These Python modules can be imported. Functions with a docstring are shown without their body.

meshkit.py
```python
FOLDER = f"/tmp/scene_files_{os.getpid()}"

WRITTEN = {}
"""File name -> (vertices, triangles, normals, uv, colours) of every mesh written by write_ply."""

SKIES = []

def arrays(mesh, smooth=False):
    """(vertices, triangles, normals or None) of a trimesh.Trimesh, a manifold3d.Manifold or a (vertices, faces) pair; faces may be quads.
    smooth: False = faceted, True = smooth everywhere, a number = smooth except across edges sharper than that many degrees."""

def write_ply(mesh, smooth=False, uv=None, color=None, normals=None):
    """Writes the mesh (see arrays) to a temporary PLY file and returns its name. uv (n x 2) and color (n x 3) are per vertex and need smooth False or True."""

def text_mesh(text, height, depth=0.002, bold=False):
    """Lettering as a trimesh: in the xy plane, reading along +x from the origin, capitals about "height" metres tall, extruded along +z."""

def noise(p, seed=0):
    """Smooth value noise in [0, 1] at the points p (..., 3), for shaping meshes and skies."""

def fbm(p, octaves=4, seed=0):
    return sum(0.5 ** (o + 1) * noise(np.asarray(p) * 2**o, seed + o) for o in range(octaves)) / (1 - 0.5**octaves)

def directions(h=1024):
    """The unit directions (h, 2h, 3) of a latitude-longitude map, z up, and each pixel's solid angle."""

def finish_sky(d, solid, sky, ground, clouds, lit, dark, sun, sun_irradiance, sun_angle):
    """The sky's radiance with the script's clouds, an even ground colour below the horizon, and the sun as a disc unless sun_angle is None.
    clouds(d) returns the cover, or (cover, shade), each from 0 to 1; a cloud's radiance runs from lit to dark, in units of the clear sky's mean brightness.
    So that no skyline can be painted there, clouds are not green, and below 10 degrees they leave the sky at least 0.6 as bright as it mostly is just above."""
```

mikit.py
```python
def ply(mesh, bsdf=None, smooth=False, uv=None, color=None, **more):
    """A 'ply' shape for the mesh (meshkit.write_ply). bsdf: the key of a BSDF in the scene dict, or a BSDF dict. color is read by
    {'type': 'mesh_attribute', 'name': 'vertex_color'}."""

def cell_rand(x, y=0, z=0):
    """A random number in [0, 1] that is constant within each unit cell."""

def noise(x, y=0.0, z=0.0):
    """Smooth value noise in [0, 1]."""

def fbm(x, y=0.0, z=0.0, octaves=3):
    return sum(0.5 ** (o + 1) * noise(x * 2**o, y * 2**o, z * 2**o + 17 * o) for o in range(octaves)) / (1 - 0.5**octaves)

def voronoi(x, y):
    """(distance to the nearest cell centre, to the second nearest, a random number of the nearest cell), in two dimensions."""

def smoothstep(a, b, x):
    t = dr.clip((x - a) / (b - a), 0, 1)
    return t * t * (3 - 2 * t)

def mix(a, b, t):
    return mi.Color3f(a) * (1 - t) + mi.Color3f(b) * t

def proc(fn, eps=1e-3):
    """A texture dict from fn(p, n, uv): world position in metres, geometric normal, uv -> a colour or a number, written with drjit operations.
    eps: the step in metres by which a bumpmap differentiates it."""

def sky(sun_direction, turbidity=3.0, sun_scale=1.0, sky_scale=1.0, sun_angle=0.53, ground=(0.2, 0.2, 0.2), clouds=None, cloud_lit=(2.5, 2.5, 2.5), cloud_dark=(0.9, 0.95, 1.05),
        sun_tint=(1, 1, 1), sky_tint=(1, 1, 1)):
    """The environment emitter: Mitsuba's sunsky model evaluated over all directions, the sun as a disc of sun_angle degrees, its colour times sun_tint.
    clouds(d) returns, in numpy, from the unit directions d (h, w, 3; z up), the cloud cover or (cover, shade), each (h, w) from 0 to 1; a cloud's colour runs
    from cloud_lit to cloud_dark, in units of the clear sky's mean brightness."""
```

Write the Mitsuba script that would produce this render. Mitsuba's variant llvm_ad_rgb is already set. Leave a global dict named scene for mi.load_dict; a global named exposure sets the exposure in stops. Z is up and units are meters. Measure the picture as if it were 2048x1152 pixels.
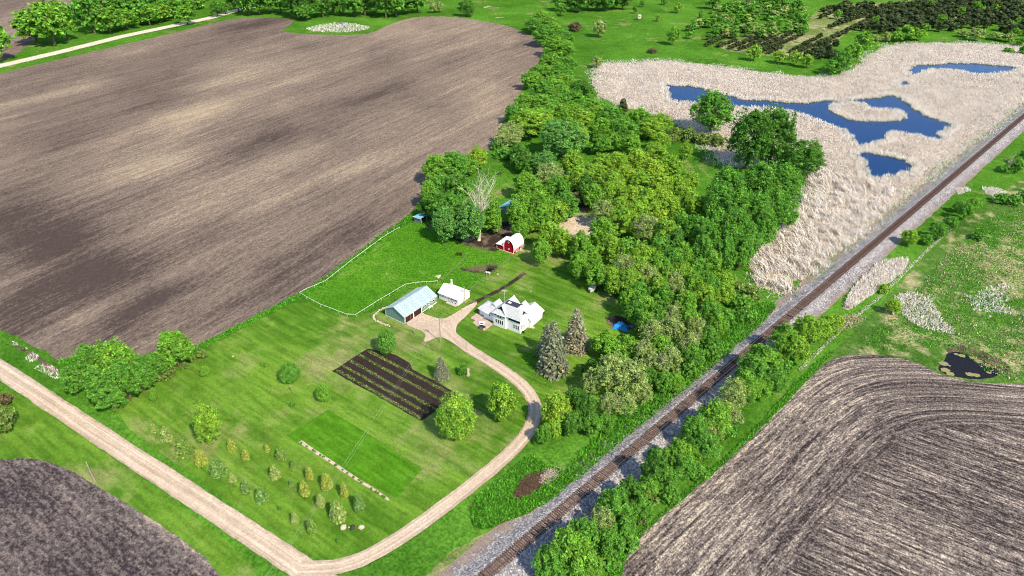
import math, random
import numpy as np, trimesh, drjit as dr, mitsuba as mi, mikit
from shapely.geometry import Polygon, LineString, Point
from shapely import prepare, contains_xy
from mikit import noise, fbm, smoothstep, mix

# ------------------------------------------------------------------ camera, sky, exposure
T = mi.ScalarTransform4f
scene, labels = {}, {}
EYE, PITCH, FOC = 118.0, math.radians(31.8), 1360.0       # metres above ground, tilt, focal length in photo pixels
scene['camera'] = {'type': 'perspective', 'fov': 2 * math.degrees(math.atan(1024 / FOC)), 'fov_axis': 'x', 'near_clip': 1.0, 'far_clip': 20000.0,
                   'to_world': T().look_at(origin=[0, 0, EYE], target=[0, math.cos(PITCH), EYE - math.sin(PITCH)], up=[0, 0, 1])}
SUN_AZ, SUN_EL = -50.0, 46.0
SUN = [math.cos(math.radians(SUN_EL)) * math.cos(math.radians(SUN_AZ)), math.cos(math.radians(SUN_EL)) * math.sin(math.radians(SUN_AZ)), math.sin(math.radians(SUN_EL))]


def cloud_cover(d):
    import meshkit
    z = np.maximum(d[..., 2], 0.05)
    p = np.stack([d[..., 0] / z * 0.9, d[..., 1] / z * 0.9, 0 * z], -1)
    n = meshkit.fbm(p, 5, 3)
    c = np.clip((n - 0.44) / 0.16, 0, 1) * 0.85
    s = np.asarray(SUN)
    return c * np.clip((0.93 - d @ s) / 0.08, 0, 1) * np.clip((d[..., 2] - 0.42) / 0.2, 0, 1)


scene['sky'] = mikit.sky(SUN, turbidity=3, sky_scale=1.25, clouds=cloud_cover, cloud_lit=(2.7, 2.7, 2.7), cloud_dark=(1.6, 1.6, 1.65))
exposure = 2.42

rng = np.random.default_rng(7)
random.seed(7)


# ------------------------------------------------------------------ helpers
def at(px, py, z=0.0):
    """The point of the place at height z that the survey picture shows at (px, py)."""
    u, v = (px - 1024) / FOC, (576 - py) / FOC
    d = np.array([u, math.cos(PITCH) + v * math.sin(PITCH), -math.sin(PITCH) + v * math.cos(PITCH)])
    return d * ((EYE - z) / -d[2]) + np.array([0, 0, EYE])


def height_of(base, top_y):
    """Height of an upright thing that stands on ground point base and reaches up to picture row top_y."""
    t = (576 - top_y) / FOC
    return EYE + base[1] * (t * math.cos(PITCH) - math.sin(PITCH)) / (math.cos(PITCH) + t * math.sin(PITCH))


def span(base, w_px, z=0):
    return w_px * (base[1] * math.cos(PITCH) + (EYE - z) * math.sin(PITCH)) / FOC


used = {}


def numbered(name):
    n = used.get(name, 0)
    used[name] = n + 1
    return name if n == 0 else f'{name}_{n:03d}'


def tag(key, label=None, cat=None, group=None, kind=None):
    labels[key] = {k: v for k, v in dict(label=label, category=cat, group=group, kind=kind).items() if v}
    return key


def put(name, mesh, bsdf, parent=None, smooth=False, color=None, uv=None, **more):
    key = numbered(f'{parent}__{name}' if parent else name)
    scene[key] = mikit.ply(mesh, bsdf, smooth=smooth, color=color, uv=uv, **more)
    return key


def place(name, shape, parent=None, **more):
    key = numbered(f'{parent}__{name}' if parent else name)
    scene[key] = {**shape, **more}
    return key


class MB:
    """Collects primitives in a local frame (origin, angle) and makes them one mesh."""

    def __init__(s, origin=(0, 0, 0), deg=0.0):
        s.v, s.f, s.n = [], [], 0
        a = math.radians(deg)
        s.R = np.array([[math.cos(a), -math.sin(a), 0], [math.sin(a), math.cos(a), 0], [0, 0, 1]])
        s.o = np.asarray(origin, float)

    def raw(s, v, f):
        v = np.asarray(v, float).reshape(-1, 3)
        f = np.asarray(f, int).reshape(-1, 3)
        s.v.append(v @ s.R.T + s.o)
        s.f.append(f + s.n)
        s.n += len(v)
        return s

    def quad(s, a, b, c, d):
        return s.raw([a, b, c, d], [[0, 1, 2], [0, 2, 3]])

    def poly(s, pts):
        return s.raw(pts, [[0, i, i + 1] for i in range(1, len(pts) - 1)])

    def box(s, x0, x1, y0, y1, z0, z1):
        v = [[x, y, z] for x in (x0, x1) for y in (y0, y1) for z in (z0, z1)]
        return s.raw(v, [[0, 1, 3], [0, 3, 2], [4, 6, 7], [4, 7, 5], [0, 4, 5], [0, 5, 1], [2, 3, 7], [2, 7, 6], [0, 2, 6], [0, 6, 4], [1, 5, 7], [1, 7, 3]])

    def slab(s, pts, t):
        """A flat polygon (any tilt) given thickness t downward along its normal."""
        p = np.asarray(pts, float)
        n = np.cross(p, np.roll(p, -1, 0)).sum(0)
        n /= np.linalg.norm(n)
        if n[2] < 0:
            p, n = p[::-1], -n
        k = len(p)
        v = np.vstack([p, p - n * t])
        f = [[0, i, i + 1] for i in range(1, k - 1)] + [[k, k + i + 1, k + i] for i in range(1, k - 1)]
        for i in range(k):
            j = (i + 1) % k
            f += [[i, k + i, k + j], [i, k + j, j]]
        return s.raw(v, f)

    def beam(s, a, b, w, h=None):
        a, b = np.asarray(a, float), np.asarray(b, float)
        h = h or w
        d = (b - a) / np.linalg.norm(b - a)
        x = np.cross(d, [0, 0, 1]) if abs(d[2]) < 0.95 else np.array([1.0, 0, 0])
        x /= np.linalg.norm(x)
        y = np.cross(x, d)
        c = [(-w / 2, -h / 2), (w / 2, -h / 2), (w / 2, h / 2), (-w / 2, h / 2)]
        v = [p + x * i + y * j for p in (a, b) for i, j in c]
        f = [[0, 2, 1], [0, 3, 2], [4, 5, 6], [4, 6, 7]]
        for i in range(4):
            j = (i + 1) % 4
            f += [[i, j, 4 + j], [i, 4 + j, 4 + i]]
        return s.raw(v, f)

    def tube(s, pts, radii, sides=6):
        p = np.asarray(pts, float)
        r = np.broadcast_to(np.asarray(radii, float), (len(p),))
        t = np.gradient(p, axis=0)
        t /= np.linalg.norm(t, axis=1, keepdims=True) + 1e-9
        a = np.cross(t, np.where(np.abs(t[:, 2:]) < 0.9, [0, 0, 1.0], [1.0, 0, 0]))
        a /= np.linalg.norm(a, axis=1, keepdims=True) + 1e-9
        b = np.cross(t, a)
        g = np.arange(sides) * 2 * np.pi / sides
        v = p[:, None] + r[:, None, None] * (np.cos(g)[None, :, None] * a[:, None] + np.sin(g)[None, :, None] * b[:, None])
        f = []
        for i in range(len(p) - 1):
            for j in range(sides):
                k = (j + 1) % sides
                f += [[i * sides + j, i * sides + k, (i + 1) * sides + k], [i * sides + j, (i + 1) * sides + k, (i + 1) * sides + j]]
        m = (len(p) - 1) * sides
        f += [[m, m + i, m + i + 1] for i in range(1, sides - 1)]
        return s.raw(v.reshape(-1, 3), f)

    def lump(s, c, r, seed, rough=0.25, sub=1):
        m = trimesh.creation.icosphere(subdivisions=sub)
        g = np.random.default_rng(seed)
        v = m.vertices * (1 + rough * (g.random((len(m.vertices), 1)) - 0.5) * 1.6)
        return s.raw(v * np.asarray(r) + np.asarray(c), m.faces)

    def mesh(s):
        return np.vstack(s.v), np.vstack(s.f)

    def pieces(s, name, bsdf, parent=None):
        """Every primitive as a part of its own."""
        n = 0
        for v, f in zip(s.v, s.f):
            put(name, (v, f - n), bsdf, parent)
            n += len(v)

    def put(s, name, bsdf, parent=None, **k):
        return put(name, s.mesh(), bsdf, parent, **k)


def chaikin(p, n=2, closed=True):
    p = np.asarray(p, float)
    for _ in range(n):
        q = np.roll(p, -1, 0) if closed else p[1:]
        a = p if closed else p[:-1]
        r = np.empty((2 * len(a), 2))
        r[0::2], r[1::2] = 0.75 * a + 0.25 * q, 0.25 * a + 0.75 * q
        p = r if closed else np.vstack([p[:1], r, p[-1:]])
    return p


def largest(p):
    return max(p.geoms, key=lambda q: q.area) if hasattr(p, 'geoms') else p


def region(px, smooth=2, jitter=0.5, step=1.5, seed=0, z=0.0):
    """A ground outline from survey points, rounded, with a slightly ragged edge."""
    w = np.array([at(x, y, z)[:2] for x, y in px])
    if smooth:
        w = chaikin(w, smooth)
    poly = largest(Polygon(w).buffer(0))
    if jitter:
        ring = poly.exterior
        n = max(12, int(min(ring.length / step, 1200)))
        d = np.array([ring.interpolate(i / n, normalized=True).coords[0] for i in range(n)])
        import meshkit
        q = np.column_stack([d / 3.1, np.zeros(n)])
        d = d + jitter * np.column_stack([meshkit.fbm(q, 3, seed) - 0.5, meshkit.fbm(q, 3, seed + 9) - 0.5]) * 2
        poly = largest(Polygon(d).buffer(0))
    return poly


def flat(poly, z):
    vs, fs, n = [], [], 0
    for g in getattr(poly, 'geoms', [poly]):
        if g.is_empty or g.geom_type != 'Polygon':
            continue
        v, f = trimesh.creation.triangulate_polygon(g, engine='earcut')
        a, b, c = (v[f[:, i]] for i in range(3))
        bad = (b[:, 0] - a[:, 0]) * (c[:, 1] - a[:, 1]) - (b[:, 1] - a[:, 1]) * (c[:, 0] - a[:, 0]) < 0
        f = np.where(bad[:, None], f[:, ::-1], f)
        vs.append(np.column_stack([v, np.full(len(v), z)]))
        fs.append(f + n)
        n += len(v)
    return np.vstack(vs), np.vstack(fs)


def sheet(name, poly, z, bsdf, label=None, kind='structure'):
    key = put(name, flat(poly, z), bsdf)
    return tag(key, label, None, None, kind)


def strip(line, width, z, seed=0, wob=0.0):
    """A road strip with uv: u across from -1 to 1, v along in metres."""
    p = np.asarray(line, float)
    seg = np.r_[0, np.cumsum(np.linalg.norm(np.diff(p, axis=0), axis=1))]
    n = int(seg[-1] / 2.0) + 2
    s = np.linspace(0, seg[-1], n)
    q = np.column_stack([np.interp(s, seg, p[:, 0]), np.interp(s, seg, p[:, 1])])
    for _ in range(4):
        q[1:-1] = (q[:-2] + 2 * q[1:-1] + q[2:]) / 4
    t = np.gradient(q, axis=0)
    t /= np.linalg.norm(t, axis=1, keepdims=True)
    nrm = np.column_stack([-t[:, 1], t[:, 0]])
    g = np.random.default_rng(seed)
    wl = width / 2 * (1 + wob * (g.random(n) - 0.5))
    wr = width / 2 * (1 + wob * (g.random(n) - 0.5))
    cols = np.array([1, 0.5, 0, -0.5, -1])
    v = np.concatenate([np.column_stack([q + nrm * (c * (wl if c > 0 else wr))[:, None], np.full(n, z)]) for c in cols])
    uv = np.concatenate([np.column_stack([np.full(n, c), s]) for c in cols])
    f = []
    for c in range(4):
        for i in range(n - 1):
            a, b = c * n + i, (c + 1) * n + i
            f += [[a, b, b + 1], [a, b + 1, a + 1]]
    return (v, np.array(f)), uv


def scatter(poly, n, g):
    """n random points inside a polygon."""
    prepare(poly)
    x0, y0, x1, y1 = poly.bounds
    out = np.zeros((0, 2))
    while len(out) < n:
        p = g.random((max(4 * n, 200), 2)) * [x1 - x0, y1 - y0] + [x0, y0]
        out = np.vstack([out, p[contains_xy(poly, p[:, 0], p[:, 1])]])
    return out[:n]


# ------------------------------------------------------------------ materials
GROUND, BUILT = 0.75, 0.80                           # overall reflectance of ground covers and of built surfaces


def rgb(*c):
    return {'type': 'rgb', 'value': [float(x) for x in c]}


def diffuse(key, *c):
    scene[key] = {'type': 'twosided', 'bsdf': {'type': 'diffuse', 'reflectance': rgb(*(x * BUILT for x in c))}}


def glossy(key, c, rough, metallic=0.0, spec=0.5):
    scene[key] = {'type': 'twosided', 'bsdf': {'type': 'principled', 'base_color': rgb(*(x * BUILT for x in c)), 'roughness': rough, 'metallic': metallic, 'specular': spec}}


def proc_mat(key, fn):
    scene[key] = {'type': 'twosided', 'bsdf': {'type': 'diffuse', 'reflectance': mikit.proc(lambda p, n, uv: fn(p, n, uv) * GROUND)}}


def grass_fn(dark, light, dry, dry_lo, dry_hi, stripe=None, s=1.0):
    def fn(p, n, uv):
        x, y = p.x, p.y
        big = fbm(x * 0.035 + 3.1, y * 0.035 + 7.7, octaves=4)
        mid = fbm(x * 0.33, y * 0.33 + 40.0, octaves=3)
        if stripe:
            ca, sa = math.cos(math.radians(stripe[0])), math.sin(math.radians(stripe[0]))
            fine = 0.5 + 0.75 * (noise((-sa * x + ca * y) * 1.5, (ca * x + sa * y) * 0.22) * 0.5 + noise(x * 3.6, y * 3.6) * 0.5 - 0.5)
        else:
            fine = noise(x * 2.3 * s, y * 2.3 * s) * 0.6 + noise(x * 5.1 * s, y * 5.1 * s) * 0.4
        t = dr.clip(0.5 + (big - 0.5) * 1.5 + (mid - 0.5) * 0.7, 0, 1)
        if stripe:
            a, per, amt = stripe
            ca, sa = math.cos(math.radians(a)), math.sin(math.radians(a))
            c = (-sa * x + ca * y) + 1.2 * noise(x * 0.03, y * 0.03)
            l = ca * x + sa * y
            band = noise(c / per, 5.0) * 0.6 + noise(c / (per * 0.37), l * 0.03) * 0.4
            t = dr.clip(t + amt * (band - 0.5) * 2, 0, 1)
        col = mix(dark, light, t)
        d = smoothstep(dry_lo, dry_hi, 0.65 * fbm(x * 0.06 + 90, y * 0.06, octaves=4) + 0.35 * mid)
        col = mix((0, 0, 0), dry, d) + col * (1 - d)
        return col * (0.42 + 1.16 * fine)
    return fn


proc_mat('meadow_material', grass_fn((0.046, 0.150, 0.014), (0.100, 0.270, 0.030), (0.22, 0.25, 0.09), 0.60, 0.80))
proc_mat('lawn_material', grass_fn((0.064, 0.172, 0.016), (0.142, 0.284, 0.034), (0.230, 0.272, 0.100), 0.45, 0.78, (-36, 2.2, 0.55)))
proc_mat('pasture_material', grass_fn((0.056, 0.205, 0.012), (0.108, 0.290, 0.024), (0.17, 0.29, 0.06), 0.62, 0.8))
proc_mat('turf_material', grass_fn((0.050, 0.185, 0.010), (0.085, 0.240, 0.016), (0.12, 0.25, 0.04), 0.6, 0.9, (-37, 1.4, 0.10)))
proc_mat('rough_meadow_material', grass_fn((0.042, 0.118, 0.018), (0.092, 0.205, 0.036), (0.38, 0.36, 0.21), 0.48, 0.68))
proc_mat('dry_meadow_material', grass_fn((0.10, 0.17, 0.045), (0.19, 0.25, 0.08), (0.36, 0.36, 0.20), 0.42, 0.68))


def straight(deg):
    ca, sa = math.cos(math.radians(deg)), math.sin(math.radians(deg))
    return lambda x, y: (-sa * x + ca * y, ca * x + sa * y)


def tilled(x, y, c, l, row):
    """(rows, clods) of worked soil: c across the rows, l along them."""
    cc = c + 1.6 * noise(x * 0.022, y * 0.022)
    rows = noise(cc * row, l * 0.06) * 0.45 + noise(cc * row * 2.3, l * 0.22 + 9.0) * 0.55
    clod = noise(cc * row * 2.2, l * 1.1) * 0.45 + noise(x * 4.3, y * 4.3) * 0.55
    return cc, rows, clod


def soil_colour(t, dark, mid, pale):
    lo = dr.clip(t * 2, 0, 1)
    hi = dr.clip(t * 2 - 1, 0, 1)
    return mi.Color3f(dark) * (1 - lo) + mi.Color3f(mid) * (lo * (1 - hi)) + mi.Color3f(pale) * (lo * hi)


def ridge(x, y, spots, deg):
    """Paler knolls and darker hollows of the field: (px, py, half length, half width in metres, strength)."""
    co = straight(deg)
    out = mi.Float(0)
    for px, py, L, Wd, k in spots:
        q = at(px, py)
        c, l = co(x - float(q[0]), y - float(q[1]))
        out += k * dr.exp(-dr.square(c / Wd) - dr.square(l / L))
    return out


LEFT_SPOTS = [(395, 225, 30, 14, .5), (255, 345, 26, 14, .55), (440, 165, 36, 11, .35), (130, 185, 40, 13, .35), (620, 150, 36, 12, .3), (760, 250, 30, 12, .25), (560, 330, 30, 10, .3), (160, 635, 8, 4, .3), (900, 95, 50, 14, .3), (720, 330, 24, 9, .35), (540, 400, 24, 7, .25), (560, 215, 30, 11, .3),
              (20, 440, 22, 26, -.5), (120, 490, 16, 20, -.55), (220, 540, 14, 16, -.5), (90, 590, 22, 12, -.45), (280, 610, 18, 9, -.4), (60, 640, 20, 8, -.3), (480, 600, 30, 6, -.3), (720, 470, 30, 5, -.25), (210, 262, 30, 11, -.3), (330, 200, 40, 9, -.3), (480, 300, 34, 9, -.3), (760, 190, 40, 8, -.25), (620, 90, 40, 12, -.3), (520, 45, 50, 16, -.4), (400, 470, 24, 8, -.3), (640, 480, 34, 4, -.25), (320, 600, 22, 6, -.3), (1050, 90, 30, 8, -.35), (250, 660, 18, 6, -.25)]


def left_soil_fn(p, n, uv):
    x, y = p.x, p.y
    c, l = straight(60.0)(x, y)
    cc, rows, clod = tilled(x, y, c, l, 1.0)
    fine = noise(cc * 0.42 + 70.0, l * 0.022)
    big = fbm(x * 0.018 + 11.3, y * 0.011 + 2.2, octaves=4)
    band = fbm(cc * 0.11, l * 0.016 + 31.0, octaves=3)
    t = 0.40 + ridge(x, y, LEFT_SPOTS, 60.0) * 0.66 + 0.62 * (big - 0.5) + 0.20 * (band - 0.5) + 0.15 * (fine - 0.5) + 0.44 * (rows - 0.5) + 0.42 * (clod - 0.5)
    return soil_colour(t, (0.078, 0.063, 0.060), (0.228, 0.188, 0.158), (0.45, 0.385, 0.275)) * (0.74 + 0.52 * clod)


def right_soil_fn(p, n, uv):
    x, y = p.x, p.y
    o = at(1600, 770)
    ca, sa = math.cos(math.radians(44.0)), math.sin(math.radians(44.0))
    b = sa * (x - float(o[0])) - ca * (y - float(o[1]))
    a = ca * (x - float(o[0])) + sa * (y - float(o[1]))
    o2 = at(1790, 712)
    top = -(0.985 * (y - float(o2[1])) + 0.17 * (x - float(o2[0])))
    k = 0.12
    edge = -dr.log(dr.exp(dr.clip(-k * b, -30, 30)) + dr.exp(dr.clip(-k * top, -30, 30))) / k
    c2, l2 = straight(-34.0)(x, y)
    _, r1, k1 = tilled(x, y, edge, a - b, 1.6)
    _, r2, k2 = tilled(x, y, c2, l2, 1.6)
    m = smoothstep(22.0, 26.5, edge + 3.0 * (noise(x * 0.5, y * 0.5) - 0.5))
    rows, clod = r1 * (1 - m) + r2 * m, k1 * (1 - m) + k2 * m
    big = fbm(x * 0.03 + 4.0, y * 0.03, octaves=4)
    t = 0.46 + 0.55 * (big - 0.5) + 0.95 * (rows - 0.5) + 0.95 * (clod - 0.5) - 0.10 * dr.exp(-dr.square((edge - 23.0) / 6.0))
    return soil_colour(t, (0.046, 0.040, 0.042), (0.200, 0.176, 0.165), (0.54, 0.485, 0.40)) * (0.70 + 0.60 * clod)


def near_soil_fn(p, n, uv):
    x, y = p.x, p.y
    c, l = straight(-33.0)(x, y)
    cc, rows, clod = tilled(x, y, c, l, 1.0)
    big = fbm(cc * 0.06, l * 0.03 + 3.0, octaves=3)
    o = at(420, 1125)
    rim = dr.exp(-dr.abs(c - float(straight(-33.0)(o[0], o[1])[0])) / 4.0)
    t = 0.10 + 0.6 * (big - 0.5) + 0.45 * (rows - 0.5) + 0.75 * (clod - 0.5) + 0.40 * rim
    return soil_colour(t, (0.046, 0.040, 0.048), (0.19, 0.165, 0.16), (0.47, 0.40, 0.33)) * (0.70 + 0.60 * clod)


proc_mat('left_soil_material', left_soil_fn)
proc_mat('right_soil_material', right_soil_fn)
proc_mat('near_soil_material', near_soil_fn)


def gravel_fn(lo, hi):
  def fn(p, n, uv):
      x, y = p.x, p.y
      a = dr.abs(uv.x)
      wob = 0.14 * (noise(uv.y * 0.06, 3.0) - 0.5)
      track = dr.exp(-dr.square((dr.abs(uv.x + wob) - 0.42) / 0.15))
      grain = noise(x * 3.1, y * 3.1) * 0.5 + noise(x * 7.0, y * 7.0) * 0.5
      lines = noise((uv.x + wob) * 9, uv.y * 0.05)
      t = dr.clip(0.40 + 0.40 * track + 0.6 * (lines - 0.5) + 0.5 * (fbm(x * 0.25, y * 0.25) - 0.5), 0, 1)
      col = mix(lo, hi, t)
      edge = smoothstep(0.80, 1.0, a + 0.35 * (noise(x * 0.9, y * 0.9) - 0.5))
      col = col * (1 - 0.4 * edge) + mi.Color3f(0.16, 0.19, 0.07) * (0.4 * edge)
      return col * (0.74 + 0.52 * grain)
  return fn


proc_mat('gravel_material', gravel_fn((0.40, 0.325, 0.25), (0.68, 0.585, 0.48)))
proc_mat('pale_gravel_material', gravel_fn((0.56, 0.52, 0.42), (0.76, 0.72, 0.60)))


def ballast_fn(p, n, uv):
    x, y = p.x, p.y
    v1 = mikit.voronoi(x * 3.4, y * 3.4)
    r = v1[2]
    col = mix((0.13, 0.135, 0.16), (0.62, 0.62, 0.64), r * r * 0.8 + 0.25 * noise(x * 0.7, y * 0.7))
    dirt = smoothstep(0.62, 1.05, dr.abs(uv.x) + 0.5 * (fbm(x * 0.35, y * 0.35) - 0.5))
    rust = dr.exp(-dr.square(uv.x / 0.16))
    col = mix((0, 0, 0), (0.30, 0.235, 0.19), dirt * 0.8) + col * (1 - dirt * 0.8)
    col = col * (1 - 0.45 * rust) + mi.Color3f(0.16, 0.10, 0.075) * (0.45 * rust)
    return col * dr.select(v1[1] - v1[0] < 0.12, 0.6, 1.0)


proc_mat('ballast_material', ballast_fn)


def bare_fn(p, n, uv):
    x, y = p.x, p.y
    m = fbm(x * 0.3, y * 0.3, octaves=4)
    g = noise(x * 3.0, y * 3.0) * 0.5 + noise(x * 6.5, y * 6.5) * 0.5
    return mix((0.045, 0.036, 0.030), (0.17, 0.135, 0.10), smoothstep(0.35, 0.7, m)) * (0.6 + 0.8 * g)


proc_mat('bare_soil_material', bare_fn)


def litter_fn(p, n, uv):
    x, y = p.x, p.y
    g = noise(x * 1.7, y * 1.7) * 0.5 + noise(x * 4.1, y * 4.1) * 0.5
    return mix((0.20, 0.17, 0.135), (0.60, 0.53, 0.45), smoothstep(0.28, 0.75, g * 0.7 + 0.3 * fbm(x * 0.1, y * 0.1)))


proc_mat('marsh_material', litter_fn)


def garden_fn(p, n, uv):
    x, y = p.x, p.y
    g = noise(x * 3.0, y * 3.0) * 0.5 + noise(x * 7.5, y * 7.5) * 0.5
    return mix((0.016, 0.012, 0.012), (0.062, 0.048, 0.046), g * 0.75 + 0.25 * fbm(x * 0.4, y * 0.4))


proc_mat('garden_soil_material', garden_fn)


def shingle_fn(p, n, uv):
    r = mikit.cell_rand(p.x * 2.6 + p.y * 1.4, p.y * 2.2 - p.x * 1.6, p.z * 6.0)
    g = noise(p.x * 6.0, p.y * 6.0, p.z * 6.0)
    return mix((0.44, 0.48, 0.53), (0.66, 0.71, 0.755), 0.5 * r + 0.5 * g)


proc_mat('shingle_material', shingle_fn)

scene['leaf_material'] = {'type': 'principledthin', 'base_color': {'type': 'mesh_attribute', 'name': 'vertex_color'}, 'roughness': 0.42, 'diff_trans': 0.9, 'eta': 1.5}
scene['stem_material'] = {'type': 'twosided', 'bsdf': {'type': 'diffuse', 'reflectance': {'type': 'mesh_attribute', 'name': 'vertex_color'}}}
diffuse('bark_material', 0.14, 0.11, 0.085)
diffuse('pale_wood_material', 0.50, 0.45, 0.39)
diffuse('bleached_wood_material', 0.66, 0.61, 0.55)
diffuse('brown_brush_material', 0.135, 0.095, 0.070)
diffuse('grey_wood_material', 0.27, 0.235, 0.20)
diffuse('white_paint_material', 0.96, 0.97, 0.98)
diffuse('cream_paint_material', 0.68, 0.66, 0.60)
diffuse('green_siding_material', 0.20, 0.33, 0.27)
diffuse('dark_green_material', 0.012, 0.050, 0.040)
diffuse('red_paint_material', 0.42, 0.012, 0.022)
diffuse('dark_opening_material', 0.018, 0.014, 0.014)
diffuse('brown_door_material', 0.055, 0.030, 0.026)
diffuse('orange_wood_material', 0.33, 0.115, 0.045)
diffuse('concrete_material', 0.50, 0.46, 0.41)
diffuse('patio_material', 0.50, 0.385, 0.335)
diffuse('stone_material', 0.52, 0.47, 0.40)
diffuse('pink_stone_material', 0.62, 0.50, 0.42)
diffuse('dark_stone_material', 0.06, 0.06, 0.058)
diffuse('black_hide_material', 0.020, 0.015, 0.013)
diffuse('brown_hide_material', 0.05, 0.028, 0.02)
glossy('white_metal_material', (0.76, 0.77, 0.79), 0.45)
glossy('metal_roof_material', (0.42, 0.57, 0.62), 0.38, 0.25)
glossy('metal_roof_pale_material', (0.47, 0.61, 0.66), 0.42, 0.25)
glossy('blue_metal_material', (0.20, 0.55, 0.80), 0.4, 0.2)
glossy('grey_metal_material', (0.20, 0.25, 0.31), 0.5, 0.3)
glossy('rail_steel_material', (0.17, 0.095, 0.065), 0.5, 0.5)
glossy('rail_top_material', (0.46, 0.42, 0.40), 0.28, 0.9)
glossy('window_glass_material', (0.012, 0.017, 0.022), 0.08, 0.0, 0.8)
glossy('dark_deck_material', (0.028, 0.032, 0.055), 0.6)
glossy('tarp_material', (0.015, 0.33, 0.92), 0.4)
glossy('tarp_shade_material', (0.012, 0.16, 0.50), 0.45)
glossy('boat_material', (0.72, 0.74, 0.78), 0.3)
glossy('boat_inside_material', (0.58, 0.60, 0.63), 0.5)
glossy('boat_deck_material', (0.30, 0.36, 0.43), 0.4)
glossy('black_iron_material', (0.02, 0.02, 0.022), 0.5)
glossy('water_material', (0.002, 0.028, 0.125), 0.12, 0.0, 0.12)
glossy('dark_water_material', (0.002, 0.003, 0.009), 0.10, 0.0, 0.12)
diffuse('algae_material', 0.27, 0.26, 0.13)
diffuse('mud_material', 0.045, 0.050, 0.022)
diffuse('wire_material', 0.42, 0.46, 0.42)
diffuse('pole_material', 0.36, 0.32, 0.28)
TIES = []
for i, c in enumerate([(0.135, 0.085, 0.066), (0.175, 0.115, 0.09), (0.10, 0.066, 0.055), (0.21, 0.15, 0.125), (0.045, 0.034, 0.032)]):
    diffuse(f'tie_material_{i}', *c)
    TIES.append(f'tie_material_{i}')

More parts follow.
